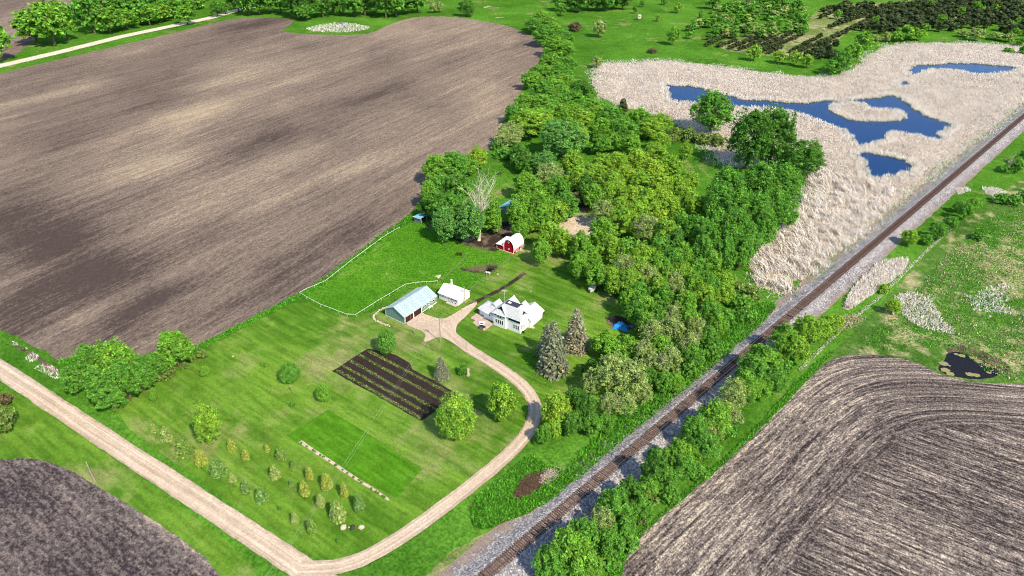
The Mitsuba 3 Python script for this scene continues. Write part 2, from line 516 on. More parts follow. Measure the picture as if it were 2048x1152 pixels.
# ------------------------------------------------------------------ the ground
ground = Polygon([(-4000, -600), (4000, -600), (4000, 6000), (-4000, 6000)])
sheet('ground', ground, 0.0, 'meadow_material')
rough = sheet('rough_meadow', region([(1300, 1010), (1420, 950), (1530, 860), (1640, 730), (1760, 610), (1880, 480), (1990, 390), (2300, 200), (2700, 600), (2700, 800), (2048, 790), (1900, 772), (1790, 722), (1690, 716), (1500, 880), (1320, 1040)], 1, 0.4, seed=3), 0.03, 'rough_meadow_material')
lawn_poly = region([(208, 824), (285, 768), (385, 706), (480, 655), (600, 592), (720, 640), (800, 590), (880, 550), (1000, 500), (1050, 430), (1130, 432), (1120, 515), (1200, 560), (1275, 650), (1200, 690), (1190, 760), (1100, 800), (1088, 850), (1010, 928), (850, 1054), (740, 1119), (662, 1124), (590, 1107), (425, 979)], 1, 0.5, seed=4)
sheet('lawn', lawn_poly, 0.03, 'lawn_material')
pasture_poly = region([(597, 589), (640, 616), (708, 638), (765, 603), (818, 572), (882, 566), (941, 582), (985, 547), (1026, 514), (1005, 503), (960, 492), (900, 478), (840, 442), (800, 455), (700, 522)], 0, 0.25, seed=5)
sheet('pasture', pasture_poly, 0.06, 'pasture_material')
turf_poly = region([(657, 819), (846, 937), (793, 998), (572, 872)], 0, 0.25, seed=6)
sheet('turf_strip', turf_poly, 0.06, 'turf_material')
verge = region([(-100, 830), (0, 775), (60, 800), (110, 838), (190, 890), (330, 990), (440, 1070), (520, 1140), (520, 1250), (380, 1200), (300, 1060), (200, 1000), (120, 935), (60, 922), (-100, 920)], 1, 0.3, seed=7)
sheet('verge', verge, 0.03, 'lawn_material')

left_field = [(-420, 395), (-420, 245), (-60, 163), (0, 147), (100, 123), (300, 77), (420, 48), (470, 36), (530, 35), (588, 38), (583, 49), (560, 62), (600, 68), (700, 71), (742, 67), (770, 53), (800, 41), (835, 33), (900, 33), (960, 41), (1022, 53), (1060, 70), (1085, 85), (1090, 104), (1076, 130), (1052, 160), (1040, 190), (1022, 215), (1006, 240), (1000, 270), (985, 298), (940, 315), (880, 335), (856, 360), (838, 400), (824, 428), (760, 470), (700, 518), (640, 562), (600, 587), (540, 618), (440, 670), (380, 698), (300, 714), (250, 714), (200, 708), (140, 716), (118, 722), (90, 703), (60, 690), (0, 656), (-100, 600)]
lf_poly = region(left_field, 1, 0.9, 2.0, seed=8)
sheet('plowed_field', lf_poly, 0.05, 'left_soil_material')
sheet('plowed_field', region([(-700, 130), (-60, 138), (0, 122), (30, 113), (70, 78), (110, 56), (185, 27), (250, -2), (330, -45), (-600, -80), (-900, -40)], 1, 0.9, 3.0, seed=9), 0.05, 'left_soil_material')
right_field = [(1240, 1170), (1252, 1120), (1268, 1085), (1300, 1050), (1400, 968), (1500, 868), (1600, 770), (1640, 733), (1680, 711), (1730, 707), (1790, 713), (1850, 731), (1880, 749), (1950, 766), (2048, 767), (2400, 775), (2600, 1500), (1150, 1500)]
sheet('plowed_field', region(right_field, 1, 0.5, seed=10), 0.06, 'right_soil_material')
sheet('plowed_field', region([(-400, 905), (0, 919), (60, 917), (110, 925), (150, 945), (220, 990), (300, 1035), (380, 1090), (420, 1125), (450, 1165), (500, 1300), (-400, 1400)], 1, 0.4, seed=11), 0.06, 'near_soil_material')

sheet('dry_meadow', region([(1425, 92), (1470, 70), (1560, 66), (1620, 70), (1615, 40), (1640, 18), (1700, 6), (1830, 4), (1760, 34), (1690, 66), (1660, 100), (1600, 118), (1540, 112), (1480, 108)], 1, 1.5, 3.0, seed=12), 0.03, 'dry_meadow_material')

sheet('dry_meadow', region([(948, 1074), (1045, 1032), (1125, 972), (1150, 975), (1040, 1065), (960, 1130), (900, 1180), (820, 1180), (890, 1112)], 1, 0.8, seed=13), 0.03, 'dry_meadow_material')
sheet('weed_ground', region([(1190, 1170), (1250, 1100), (1330, 1020), (1420, 945), (1520, 850), (1600, 755), (1680, 690), (1640, 735), (1540, 840), (1410, 965), (1300, 1052), (1255, 1110), (1240, 1170)], 1, 0.4, seed=14), 0.035, 'pasture_material')
sheet('reed_ground', region([(1682, 612), (1722, 560), (1762, 525), (1800, 520), (1822, 522), (1790, 560), (1740, 592), (1700, 622)], 1, 0.9, seed=15), 0.04, 'marsh_material')

# bare soil patches
for k, px in enumerate([
        [(845, 452), (872, 447), (905, 462), (950, 478), (985, 455), (1012, 440), (1042, 452), (1035, 472), (1006, 488), (996, 504), (962, 500), (930, 490), (890, 470)],
        [(917, 536), (950, 534), (985, 526), (1000, 534), (985, 545), (955, 547), (925, 544)],
        [(1205, 640), (1222, 630), (1248, 632), (1270, 647), (1262, 660), (1235, 660), (1218, 654)],
        [(1888, 704), (1902, 689), (1934, 695), (1966, 702), (1988, 716), (2014, 726), (2020, 738), (2000, 752), (1960, 742)],
        [(122, 742), (90, 722), (60, 704), (20, 684), (24, 690), (70, 718), (112, 748)],
        [(1165, 330), (1190, 335), (1200, 420), (1150, 430), (1140, 380)]]):
    sheet('bare_ground', region(px, 2, 0.7, 0.8, seed=20 + k), 0.075, 'bare_soil_material')
sheet('pen_floor', region([(1112, 452), (1128, 438), (1163, 431), (1198, 438), (1214, 452), (1205, 470), (1163, 480), (1122, 470)], 2, 0.2, seed=29), 0.07, 'gravel_material')
sheet('gravel_bed', region([(597, 886), (603, 881), (780, 998), (778, 1003)], 0, 0.12, 0.5, seed=31), 0.075, 'gravel_material')
garden_poly = region([(664, 743), (700, 720), (737, 697), (789, 710), (821, 727), (825, 739), (868, 762), (912, 786), (880, 815), (842, 843), (750, 790)], 0, 0.35, 0.8, seed=32)
sheet('garden_bed', garden_poly, 0.075, 'garden_soil_material')

# roads
def road(name, px, width, z, wob=0.06, seed=0, mat='gravel_material'):
    (v, f), uv = strip([at(*p)[:2] for p in px], width, z, seed, wob)
    tag(put(name, (v, f), mat, uv=uv, smooth=False), kind='structure')


road('gravel_road', [(-500, 424), (0, 738), (240, 897), (470, 1048), (640, 1160), (800, 1265), (1100, 1460)], 5.0, 0.10, 0.10, 1)
road('driveway', [(600, 1138), (690, 1136), (770, 1096), (850, 1042), (950, 966), (1015, 912), (1058, 866), (1074, 825), (1066, 793), (1040, 764), (1000, 736), (950, 706), (912, 680), (890, 660)], 3.6, 0.12, 0.10, 2)
road('far_road', [(-700, 310), (0, 132), (120, 104), (240, 74), (420, 36), (475, 20), (560, 2), (700, -30), (1000, -90)], 11.0, 0.10, 0.05, 3, 'pale_gravel_material')
yard = region([(840, 631), (846, 628), (862, 633), (878, 638), (888, 638), (905, 630), (925, 618), (944, 607), (956, 604), (952, 612), (947, 619), (933, 633), (921, 643), (913, 652), (911, 662), (916, 674), (960, 704), (945, 708), (898, 682), (883, 674), (869, 676), (852, 686), (846, 681), (853, 673), (846, 664), (826, 656), (810, 650), (826, 640)], 1, 0.2, 0.6, seed=33)
vv, ff = flat(yard, 0.14)
tag(put('gravel_yard', (vv, ff), 'gravel_material', uv=np.column_stack([np.clip(0.25 * np.sin(vv[:, 0]), -.5, .5), vv[:, 1]])), kind='structure')
(v, f), uv = strip([at(*p)[:2] for p in [(940, 610), (975, 592), (1010, 575), (1050, 546)]], 1.5, 0.09, 4, 0.6)
tag(put('dirt_track', (v, f), 'bare_soil_material', uv=uv), kind='structure')

# marsh and water
marsh_px = [(1190, 134), (1180, 172), (1210, 205), (1290, 225), (1340, 240), (1400, 275), (1440, 330), (1520, 340), (1560, 300), (1633, 312), (1612, 350), (1608, 396), (1566, 453), (1518, 486), (1500, 520), (1510, 560), (1556, 597), (1602, 566), (1711, 487), (1837, 381), (1950, 292), (2048, 212), (2200, 90), (2130, 84), (2048, 93), (1984, 87), (1919, 85), (1836, 86), (1776, 89), (1732, 113), (1702, 139), (1672, 154), (1594, 152), (1507, 143), (1420, 130), (1325, 119), (1247, 126), (1203, 126)]
main_px = [(1329, 167), (1338, 172), (1394, 175), (1420, 184), (1459, 195), (1503, 203), (1542, 203), (1594, 209), (1650, 204), (1719, 200), (1767, 195), (1789, 191), (1810, 206), (1836, 225), (1871, 241), (1915, 252), (1871, 264), (1882, 284), (1854, 277), (1823, 269), (1776, 264), (1771, 277), (1745, 286), (1728, 293), (1711, 288), (1702, 269), (1680, 256), (1646, 245), (1611, 230), (1576, 221), (1537, 217), (1507, 215), (1459, 212), (1403, 206), (1333, 202), (1338, 188)]
isle_px = [(1650, 213), (1672, 204), (1724, 204), (1741, 217), (1802, 221), (1817, 234), (1802, 243), (1758, 245), (1706, 243), (1672, 230)]
low_px = [(1724, 306), (1767, 312), (1806, 319), (1830, 342), (1802, 349), (1750, 359), (1739, 356), (1728, 330)]
upper_px = [(1818, 146), (1819, 140), (1830, 130), (1850, 131), (1875, 130), (1893, 127), (1966, 129), (2023, 134), (2038, 139), (2018, 145), (1966, 150), (1940, 147), (1914, 141), (1880, 139), (1850, 141), (1835, 149), (1823, 152)]
chan_px = [(1800, 172), (1808, 164), (1818, 166), (1812, 174)]
marsh_poly = region(marsh_px, 2, 4.0, 1.5, seed=40)
water = [region(p, 1, 3.2, 0.8, seed=41 + i) for i, p in enumerate([main_px, low_px, upper_px, chan_px])]
isle = region(isle_px, 1, 2.4, 0.8, seed=47)
open_water = water[0].difference(isle).union(water[1]).union(water[2]).union(water[3])
reed_ground = marsh_poly.difference(open_water)
sheet('marsh', marsh_poly, 0.04, 'marsh_material')
sheet('mud_rim', open_water.buffer(1.3), 0.065, 'mud_material')
for nm, wp in (('marsh_pond', water[0].difference(isle)), ('marsh_pond', water[1]), ('marsh_pond', water[2]), ('marsh_pond', water[3])):
    sheet(nm, wp, 0.09, 'water_material')
small_px = [(1892, 707), (1908, 704), (1923, 706), (1939, 710), (1960, 718), (1978, 728), (1996, 741), (1999, 750), (1986, 755), (1970, 759), (1944, 759), (1913, 755), (1892, 750), (1874, 739), (1882, 728), (1891, 717)]
small_pond = region(small_px, 1, 0.5, 0.7, seed=48)
sheet('farm_pond', small_pond, 0.10, 'dark_water_material')
sheet('puddle', region([(1905, 58), (1920, 57)] and [(668, 48), (690, 46), (700, 51), (684, 54), (668, 52)], 1, 0.8, 0.8, seed=49), 0.09, 'water_material')
for k, (px, py, w) in enumerate([(1887, 728, 17), (1890, 741, 16), (1900, 748, 15), (1924, 712, 13), (1912, 709, 8), (1946, 716, 13), (1958, 723, 15), (1974, 731, 15), (1938, 749, 15), (1952, 751, 14), (1977, 746, 9), (1898, 732, 6), (1985, 735, 7)]):
    c = at(px, py)[:2]
    r = w * 0.5 * 0.155
    g = np.random.default_rng(500 + k)
    ring = [(c[0] + r * (0.7 + 0.6 * g.random()) * math.cos(a), c[1] + 0.75 * r * (0.7 + 0.6 * g.random()) * math.sin(a)) for a in np.linspace(0, 2 * math.pi, 15)[:-1]]
    key = put('algae_mat', flat(Polygon(ring).buffer(0), 0.115 + 0.003 * k), 'algae_material')
    tag(key, 'yellowish floating algae mat on the small dark pond', 'algae', 'algae mats on the dark pond')

# ------------------------------------------------------------------ railway
RA = at(956.7, 1152, 1.2)[:2]
RB = at(2048, 227.7, 1.2)[:2]
rd = (RB - RA) / np.linalg.norm(RB - RA)
rn = np.array([rd[1], -rd[0]])                      # to the right of the travel direction
RC = RA + rn * 0.75                                 # centre line
R0, R1 = RC - rd * 120, RC + rd * 700
RDEG = math.degrees(math.atan2(rd[1], rd[0]))
prof = [(-7.4, 0.02), (-5.8, 0.10), (-4.2, 0.22), (-1.9, 0.96), (1.9, 0.96), (3.9, 0.22), (5.0, 0.1), (6.2, 0.02)]
n = 411
s = np.linspace(0, np.linalg.norm(R1 - R0), n)
vs, uvs = [], []
for i, (o, z) in enumerate(prof):
    wv = 0.5 * (rng.random(n) - 0.5) if i in (0, 1, 6, 7) else 0.14 * (rng.random(n) - 0.5)
    q = R0 + rd * s[:, None] + rn * (o + wv)[:, None]
    vs.append(np.column_stack([q, z + 0.02 * rng.random(n)]))
    uvs.append(np.column_stack([np.full(n, o / 6.2), s]))
f = []
for i in range(len(prof) - 1):
    for j in range(n - 1):
        a, b = i * n + j, (i + 1) * n + j
        f += [[a, b, b + 1], [a, b + 1, a + 1]]
tag(put('railway_embankment', (np.vstack(vs), np.array(f)), 'ballast_material', uv=np.vstack(uvs)), kind='structure')

track = 'railway_track'
tag(track, 'single railway track with rusty rails on brown wooden ties across a grey ballast bank', 'railway track')
for sgn in (-1, 1):
    for nm, z0, z1, hw, mat in (('rail', 1.13, 1.235, 0.06, 'rail_steel_material'), ('rail_head', 1.235, 1.275, 0.042, 'rail_top_material')):
        m = MB((R0[0], R0[1], 0), RDEG)
        L = np.linalg.norm(R1 - R0)
        m.box(0, L, -sgn * 0.7525 - hw, -sgn * 0.7525 + hw, z0, z1)
        if nm == 'rail':
            m.box(0, L, -sgn * 0.7525 - 0.085, -sgn * 0.7525 + 0.085, 1.115, 1.13)
        m.put(nm, mat, track)
proto = MB()
proto.box(-0.125, 0.125, -1.3, 1.3, -0.16, 0.0)
tie_meshes = []
for t in TIES:
    tie_meshes.append(mikit.ply(proto.mesh(), t))
far = MB()
L = np.linalg.norm(R1 - R0)
start = 113.0                                       # the first tie that the picture shows
g = np.random.default_rng(3)
ties = []
sp = 0.55
for k in range(int((L - 2) / sp)):
    ties.append((1.0 + k * sp + 0.05 * (g.random() - 0.5), 0.12 * (g.random() - 0.5), 0.03 * (g.random() - 0.5), int(g.choice(5, p=[.32, .28, .2, .12, .08]))))
first = [i for i, t in enumerate(ties) if t[0] >= start][:300]
sel = set(first)
for i, (d, off, yaw, m) in enumerate(ties):
    p = R0 + rd * d + rn * off
    if i in sel:
        place('tie', tie_meshes[m], track, to_world=T().translate([p[0], p[1], 1.115]).rotate([0, 0, 1], RDEG + math.degrees(yaw)))
    else:
        q = MB((p[0], p[1], 1.115), RDEG + math.degrees(yaw))
        q.box(-0.125, 0.125, -1.3, 1.3, -0.16, 0.0)
        far.raw(*q.mesh())
tag(far.put('far_ties', 'tie_material_0', track), kind='stuff')

# ------------------------------------------------------------------ plants: prototypes
TONES = {'mid': (0.135, 0.345, 0.052), 'bright': (0.235, 0.440, 0.055), 'fresh': (0.180, 0.400, 0.052), 'dark': (0.105, 0.270, 0.045), 'willow': (0.150, 0.360, 0.085),
         'olive': (0.310, 0.430, 0.140), 'yellow': (0.285, 0.475, 0.058), 'spruce': (0.235, 0.270, 0.180), 'greyspruce': (0.310, 0.310, 0.220), 'juniper': (0.085, 0.120, 0.052),
         'pine': (0.205, 0.345, 0.075), 'bluepine': (0.185, 0.335, 0.095), 'palepine': (0.310, 0.420, 0.130), 'goldpine': (0.350, 0.430, 0.090), 'cream': (0.42, 0.40, 0.25), 'weed': (0.110, 0.350, 0.035),
         'brown': (0.17, 0.145, 0.085), 'shrubolive': (0.190, 0.290, 0.075), 'reed': (0.860, 0.780, 0.680), 'tan': (0.480, 0.430, 0.270), 'pasture': (0.085, 0.260, 0.022), 'row': (0.150, 0.260, 0.060)}


def leaf_quads(c, nrm, size, g, aspect=0.75):
    """Folded diamond leaves: centres c, normals nrm, half-lengths size."""
    n = len(c)
    nrm = nrm / (np.linalg.norm(nrm, axis=1, keepdims=True) + 1e-9)
    r = g.normal(size=(n, 3))
    a = np.cross(nrm, r)
    a /= np.linalg.norm(a, axis=1, keepdims=True) + 1e-9
    b = np.cross(nrm, a)
    size = np.broadcast_to(size, (n,))[:, None]
    v = np.stack([c + a * size, c + b * size * aspect - nrm * size * 0.25, c - a * size, c - b * size * aspect - nrm * size * 0.25], 1)
    i = np.arange(n)[:, None] * 4
    f = np.concatenate([i + [0, 1, 2], i + [0, 2, 3]])
    return v.reshape(-1, 3), f


def tint(n, tone, g, clump=None, amt=0.18, hue=0.25):
    k = np.exp(g.normal(size=n) * amt * 1.7)
    h = g.normal(size=n) * hue * 0.4
    if clump is not None:
        m = clump.max() + 1
        k = k * np.exp(g.normal(size=m) * amt)[clump]
        h = h + (g.normal(size=m) * hue * 0.6)[clump]
    c = np.asarray(tone)[None] * k[:, None]
    return np.clip(c * np.column_stack([1 + 0.55 * h, 1 + 0.12 * h, 1 - 0.3 * h]), 0.002, 0.8)


def dirs(n, g):
    d = g.normal(size=(n, 3))
    return d / np.linalg.norm(d, axis=1, keepdims=True)


def broad_crown(seed, R, z0, z1, lobes, clumps, leaves, leaf, lobe=(0.32, 0.50), top=0.62, spires=0):
    """Leaf centres, normals and clump numbers of a crown made of irregular lobes."""
    g = np.random.default_rng(seed)
    H = z1 - z0
    cs, rs = [], []
    for i in range(lobes):
        t = (i + 0.5) / lobes
        z = z0 + H * (0.16 + 0.72 * t)
        prof = math.sin(math.pi * min(1, (0.18 + 0.82 * t) ** (1 / top * 0.62))) ** 0.7
        a = i * 2.39996 + g.random() * 0.9
        rr = R * g.uniform(*lobe) * (1.1 - 0.35 * t)
        d = max(0.0, R * max(prof, 0.12) - rr * 0.75) * g.uniform(0.65, 1.08)
        cs.append([d * math.cos(a), d * math.sin(a), z])
        rs.append(rr)
    cs.append([0.1 * R * g.normal(), 0.1 * R * g.normal(), z1 - 0.22 * H])
    rs.append(R * 0.38)
    cs, rs = np.array(cs), np.array(rs)
    P, N, K = [], [], []
    k = 0
    sq = min(1.5, max(0.75, H / (2 * R)))
    for c, r in zip(cs, rs):
        for d in dirs(clumps, g):
            if d[2] < -0.75:
                continue
            p = c + d * r * g.uniform(0.72, 1.12) * np.array([1, 1, sq])
            if np.any(np.linalg.norm((p - cs) / np.array([1, 1, sq]), axis=1) < rs * 0.6):
                continue
            n = int(leaves * g.uniform(0.6, 1.3))
            off = g.normal(size=(n, 3)) * r * np.array([0.21, 0.21, 0.15])
            P.append(p + off)
            N.append(d * 0.8 + [0, 0, 0.45] + g.normal(size=(n, 3)) * 0.55)
            K.append(np.full(n, k))
            k += 1
    for i in range(spires):                         # upright leafy shoots that break the outline
        a, d = g.random() * 6.28, R * math.sqrt(g.random()) * 0.85
        zb, zt = z0 + H * g.uniform(0.35, 0.6), z0 + H * (g.uniform(0.88, 1.10) - 0.38 * (d / R) ** 2)
        for t in np.linspace(0, 1, 7):
            n = int(leaves * 0.6)
            p = np.array([d * math.cos(a), d * math.sin(a), zb + (zt - zb) * t])
            P.append(p + g.normal(size=(n, 3)) * R * np.array([0.10, 0.10, 0.07]) * (1.15 - 0.75 * t))
            N.append(np.array([math.cos(a) * 0.3, math.sin(a) * 0.3, 0.5]) + g.normal(size=(n, 3)) * 0.7)
            K.append(np.full(n, k))
            k += 1
    P, N, K = np.vstack(P), np.vstack(N), np.concatenate(K)
    P[:, 2] = np.maximum(P[:, 2], z0 * 0.5 + 0.1)
    return leaf_quads(P, N, leaf * g.uniform(0.65, 1.25, len(P)), g), K


def dome_crown(seed, R, z0, z1, clumps, leaves, leaf):
    """A dense crown: leaf clumps all over a rounded, slightly lumpy body."""
    g = np.random.default_rng(seed)
    P, N, K = [], [], []
    c, H = z0 + (z1 - z0) * 0.42, z1 - z0
    for k, d in enumerate(dirs(clumps, g)):
        up = 0.58 if d[2] > 0 else 0.42
        s = g.uniform(0.78, 1.06)
        p = np.array([d[0] * R, d[1] * R, d[2] * H * up]) * s + [0, 0, c]
        n = int(leaves * g.uniform(0.6, 1.4))
        P.append(p + g.normal(size=(n, 3)) * R * np.array([0.085, 0.085, 0.075]))
        N.append(d * 0.8 + [0, 0, 0.45] + g.normal(size=(n, 3)) * 0.5)
        K.append(np.full(n, k))
    P, N, K = np.vstack(P), np.vstack(N), np.concatenate(K)
    P[:, 2] = np.maximum(P[:, 2], 0.1)
    return leaf_quads(P, N, leaf * g.uniform(0.65, 1.25, len(P)), g), K


def trunk_mesh(seed, H, r, R, fork=0.35, limbs=6):
    g = np.random.default_rng(seed)
    m = MB()
    top = H * 0.8
    zz = np.linspace(0, top, 6)
    ax = np.column_stack([np.cumsum(g.normal(size=6) * 0.03 * H) * np.linspace(0, 1, 6), np.cumsum(g.normal(size=6) * 0.03 * H) * np.linspace(0, 1, 6), zz])
    m.tube(ax, [r * 1.35, r, r * 0.8, r * 0.6, r * 0.35, r * 0.12], 7)
    for i in range(limbs):
        t = g.uniform(fork, 0.75)
        p = np.array([np.interp(t * top, zz, ax[:, j]) for j in range(3)])
        a = i * 2.4 + g.random()
        l = R * g.uniform(0.5, 0.85)
        q = p + np.array([math.cos(a) * l, math.sin(a) * l, l * g.uniform(0.6, 1.1)])
        mid = (p + q) / 2 + [0, 0, -0.08 * l]
        m.tube([p, mid, q], [r * 0.45, r * 0.3, r * 0.08], 5)
    return m.mesh()


def conifer_crown(seed, H, R, tiers, per, leaf, z0=0.2, droop=0.25, power=0.85):
    g = np.random.default_rng(seed)
    P, N, K = [], [], []
    k = 0
    for i in range(tiers):
        t = (i + g.uniform(0, 0.7)) / tiers
        z = z0 + (H - z0) * t
        rr = R * (1 - t) ** power + 0.06 * R
        m = max(4, int(per * (1 - 0.6 * t)))
        for j in range(m):
            a = j * 2 * math.pi / m + i * 1.7 + g.normal() * 0.2
            L = rr * g.uniform(0.7, 1.12)
            cnt = max(3, int(7 * L / max(R, .1)) + 2)
            u = np.sqrt(np.linspace(0.12, 1.0, cnt))
            side = g.normal(size=cnt) * 0.13 * L
            x = np.cos(a) * u * L - np.sin(a) * side
            y = np.sin(a) * u * L + np.cos(a) * side
            zz = z - droop * L * u ** 1.5 + 0.12 * L * (u > 0.9) + g.normal(size=cnt) * 0.02 * H
            P.append(np.column_stack([x, y, np.maximum(zz, 0.08)]))
            N.append(np.column_stack([np.cos(a) * 0.55 + g.normal(size=cnt) * 0.4, np.sin(a) * 0.55 + g.normal(size=cnt) * 0.4, np.full(cnt, 0.8)]))
            K.append(np.full(cnt, k))
            k += 1
    cnt = 8
    P.append(np.column_stack([g.normal(size=(cnt, 2)) * 0.03 * R, np.linspace(H * 0.93, H, cnt)]))
    N.append(dirs(cnt, g))
    K.append(np.full(cnt, k))
    P, N, K = np.vstack(P), np.vstack(N), np.concatenate(K)
    rad = np.linalg.norm(P[:, :2], axis=1)
    return leaf_quads(P, N, leaf * g.uniform(0.7, 1.2, len(P)) * (0.6 + 0.5 * np.minimum(1, rad / R * 1.6)), g, 0.6), K


def bare_branches(seed, H, r, spread, levels=4, start=0.28):
    """A leafless tree: recursive tapering limbs."""
    g = np.random.default_rng(seed)
    m = MB()

    def grow(p, d, L, rad, lev):
        pts = [p]
        q = p
        for i in range(3):
            d = d + g.normal(size=3) * (0.03 if lev == levels else 0.10) + [0, 0, 0.05]
            d /= np.linalg.norm(d)
            q = q + d * L / 3
            pts.append(q)
        m.tube(pts, [rad, rad * 0.85, rad * 0.7, rad * 0.55], 5 if lev > 1 else 4)
        if lev == 0:
            return
        for i in range(3 if lev > 1 else 4):
            a = g.random() * 6.28
            e = np.cross(d, [math.cos(a), math.sin(a), 0.3])
            e /= np.linalg.norm(e)
            grow(pts[-1 - (i % 2)], d * 0.85 + e * spread * g.uniform(0.5, 1.0), L * g.uniform(0.55, 0.8), rad * 0.52, lev - 1)

    grow(np.zeros(3), np.array([0, 0, 1.0]), H * start, r, levels)
    v, f = m.mesh()
    v[:, 2] *= H / v[:, 2].max()
    return v, f


FAM = {}                                            # family -> list of (crown arrays, clump numbers, trunk shape, R, H)


def family(name, n, make, R, H, trunk=None, bark='bark_material'):
    FAM[name] = []
    for i in range(n):
        q, k = make(100 * len(FAM) + i)
        t = mikit.ply(trunk(700 * len(FAM) + i), bark) if trunk else None
        FAM[name].append((q, k, t, R, H))


family('wood', 8, lambda s: broad_crown(s, 5.0, 1.8, 13.0, 22, 26, 22, 0.245, (0.18, 0.36), spires=16), 5.0, 13.0, lambda s: trunk_mesh(s, 12.0, 0.28, 5.0))
family('dome', 3, lambda s: dome_crown(s, 4.0, 0.15, 8.5, 420, 20, 0.21), 4.0, 8.5, lambda s: trunk_mesh(s, 8.0, 0.2, 4.0, 0.2))
family('round', 4, lambda s: broad_crown(s, 4.0, 0.2, 10.0, 24, 30, 20, 0.23, (0.24, 0.40), spires=14), 4.0, 10.0, lambda s: trunk_mesh(s, 9.0, 0.2, 4.0, 0.2))
family('big', 4, lambda s: broad_crown(s, 8.0, 1.5, 22.0, 34, 26, 22, 0.32, (0.16, 0.31), spires=22), 8.0, 22.0, lambda s: trunk_mesh(s, 21.0, 0.5, 8.0, 0.25, 9))
family('shrub', 4, lambda s: broad_crown(s, 2.5, 0.1, 3.4, 8, 16, 12, 0.26), 2.5, 3.4)
family('far', 5, lambda s: broad_crown(s, 5.0, 1.6, 13.0, 12, 14, 10, 0.55, (0.26, 0.44), spires=8), 5.0, 13.0, lambda s: trunk_mesh(s, 12.0, 0.3, 5.0))
family('thin', 3, lambda s: broad_crown(s, 1.8, 1.0, 8.0, 9, 9, 8, 0.42, (0.4, 0.6)), 1.8, 8.0)
family('sparse', 4, lambda s: broad_crown(s, 5.5, 2.5, 13.0, 18, 20, 14, 0.25, (0.18, 0.32), spires=14), 5.5, 13.0, lambda s: bare_branches(s, 12.5, 0.30, 0.75, 4, 0.30), 'pale_wood_material')
family('spruce', 3, lambda s: conifer_crown(s, 17.0, 4.0, 40, 20, 0.40, 0.2, 0.28, 0.68), 4.0, 17.0, lambda s: trunk_mesh(s, 16.5, 0.25, 0.5, 0.9, 0))
family('young', 4, lambda s: conifer_crown(s, 3.0, 1.5, 16, 15, 0.19, 0.1, 0.0, 0.5), 1.5, 3.0, lambda s: trunk_mesh(s, 2.9, 0.06, 0.2, 0.9, 0))
family('juniper', 3, lambda s: broad_crown(s, 1.6, 0.1, 4.2, 6, 10, 8, 0.42, (0.4, 0.6), 0.5), 1.6, 4.2)

KIND = {  # kind: family, tone, name, category, label, group
    'leafy': ('wood', 'mid', 'leafy_tree'), 'fresh': ('wood', 'fresh', 'leafy_tree'), 'bright': ('wood', 'bright', 'leafy_tree'), 'darkleaf': ('wood', 'dark', 'leafy_tree'),
    'yellowtree': ('wood', 'yellow', 'leafy_tree'), 'olivetree': ('sparse', 'olive', 'thin_crowned_tree'), 'roundbright': ('dome', 'bright', 'round_tree'), 'roundmid': ('dome', 'mid', 'round_tree'),
    'roundyellow': ('round', 'bright', 'round_tree'), 'roundfresh': ('dome', 'fresh', 'round_tree'), 'cottonwood': ('big', 'dark', 'cottonwood_tree'), 'cottonfresh': ('big', 'mid', 'cottonwood_tree'),
    'willow': ('big', 'willow', 'willow_tree'), 'shrub': ('shrub', 'mid', 'shrub'), 'shrubbright': ('shrub', 'bright', 'shrub'), 'shrubolive': ('shrub', 'shrubolive', 'shrub'), 'shrubbrown': ('shrub', 'brown', 'shrub'),
    'shrubdark': ('shrub', 'dark', 'shrub'), 'shrubyellow': ('shrub', 'yellow', 'shrub'), 'farleafy': ('far', 'mid', 'leafy_tree'), 'farbright': ('far', 'fresh', 'leafy_tree'), 'fardark': ('far', 'dark', 'leafy_tree'), 'faryellow': ('far', 'bright', 'leafy_tree'),
    'farolive': ('far', 'olive', 'leafy_tree'), 'thin': ('thin', 'mid', 'slender_tree'), 'thinolive': ('thin', 'olive', 'slender_tree'), 'spruce': ('spruce', 'spruce', 'spruce_tree'), 'greyspruce': ('spruce', 'greyspruce', 'spruce_tree'),
    'pine': ('young', 'pine', 'young_conifer'), 'palepine': ('young', 'palepine', 'young_conifer'), 'bluepine': ('young', 'bluepine', 'young_conifer'), 'goldpine': ('young', 'goldpine', 'young_conifer'), 'sapling': ('round', 'fresh', 'sapling'), 'juniper': ('juniper', 'juniper', 'juniper')}
CROWN = {}
prng = np.random.default_rng(11)


def crown_shape(fam, i, tone):
    if (fam, i, tone) not in CROWN:
        (v, f), k = FAM[fam][i][:2]
        c = tint(len(k), TONES[tone], np.random.default_rng(len(fam) * 31 + i * 7 + len(tone)), k)
        g = f'{tone}_{fam}_foliage_{i}'
        scene[g] = {'type': 'shapegroup', 'leaves': mikit.ply((v, f), 'leaf_material', color=np.repeat(c, 4, axis=0))}
        CROWN[fam, i, tone] = {'type': 'instance', 'shapegroup': {'type': 'ref', 'id': g}}
    return CROWN[fam, i, tone]


def tree(kind, base, h, r, label, group=None, cat='tree', variant=None, name=None):
    fam, tone, nm = KIND[kind]
    i = int(prng.integers(len(FAM[fam]))) if variant is None else variant % len(FAM[fam])
    (_, _, trunk, R, H) = FAM[fam][i]
    key = numbered(name or nm)
    rot = prng.uniform(0, 360)
    w = T().translate([float(base[0]), float(base[1]), 0.0]).rotate([0, 0, 1], rot).scale([r / R * prng.uniform(0.93, 1.07), r / R * prng.uniform(0.93, 1.07), h / H])
    place('crown', crown_shape(fam, i, tone), key, to_world=w)
    if trunk:
        place('trunk', trunk, key, to_world=w)
    return tag(key, label, cat, group)


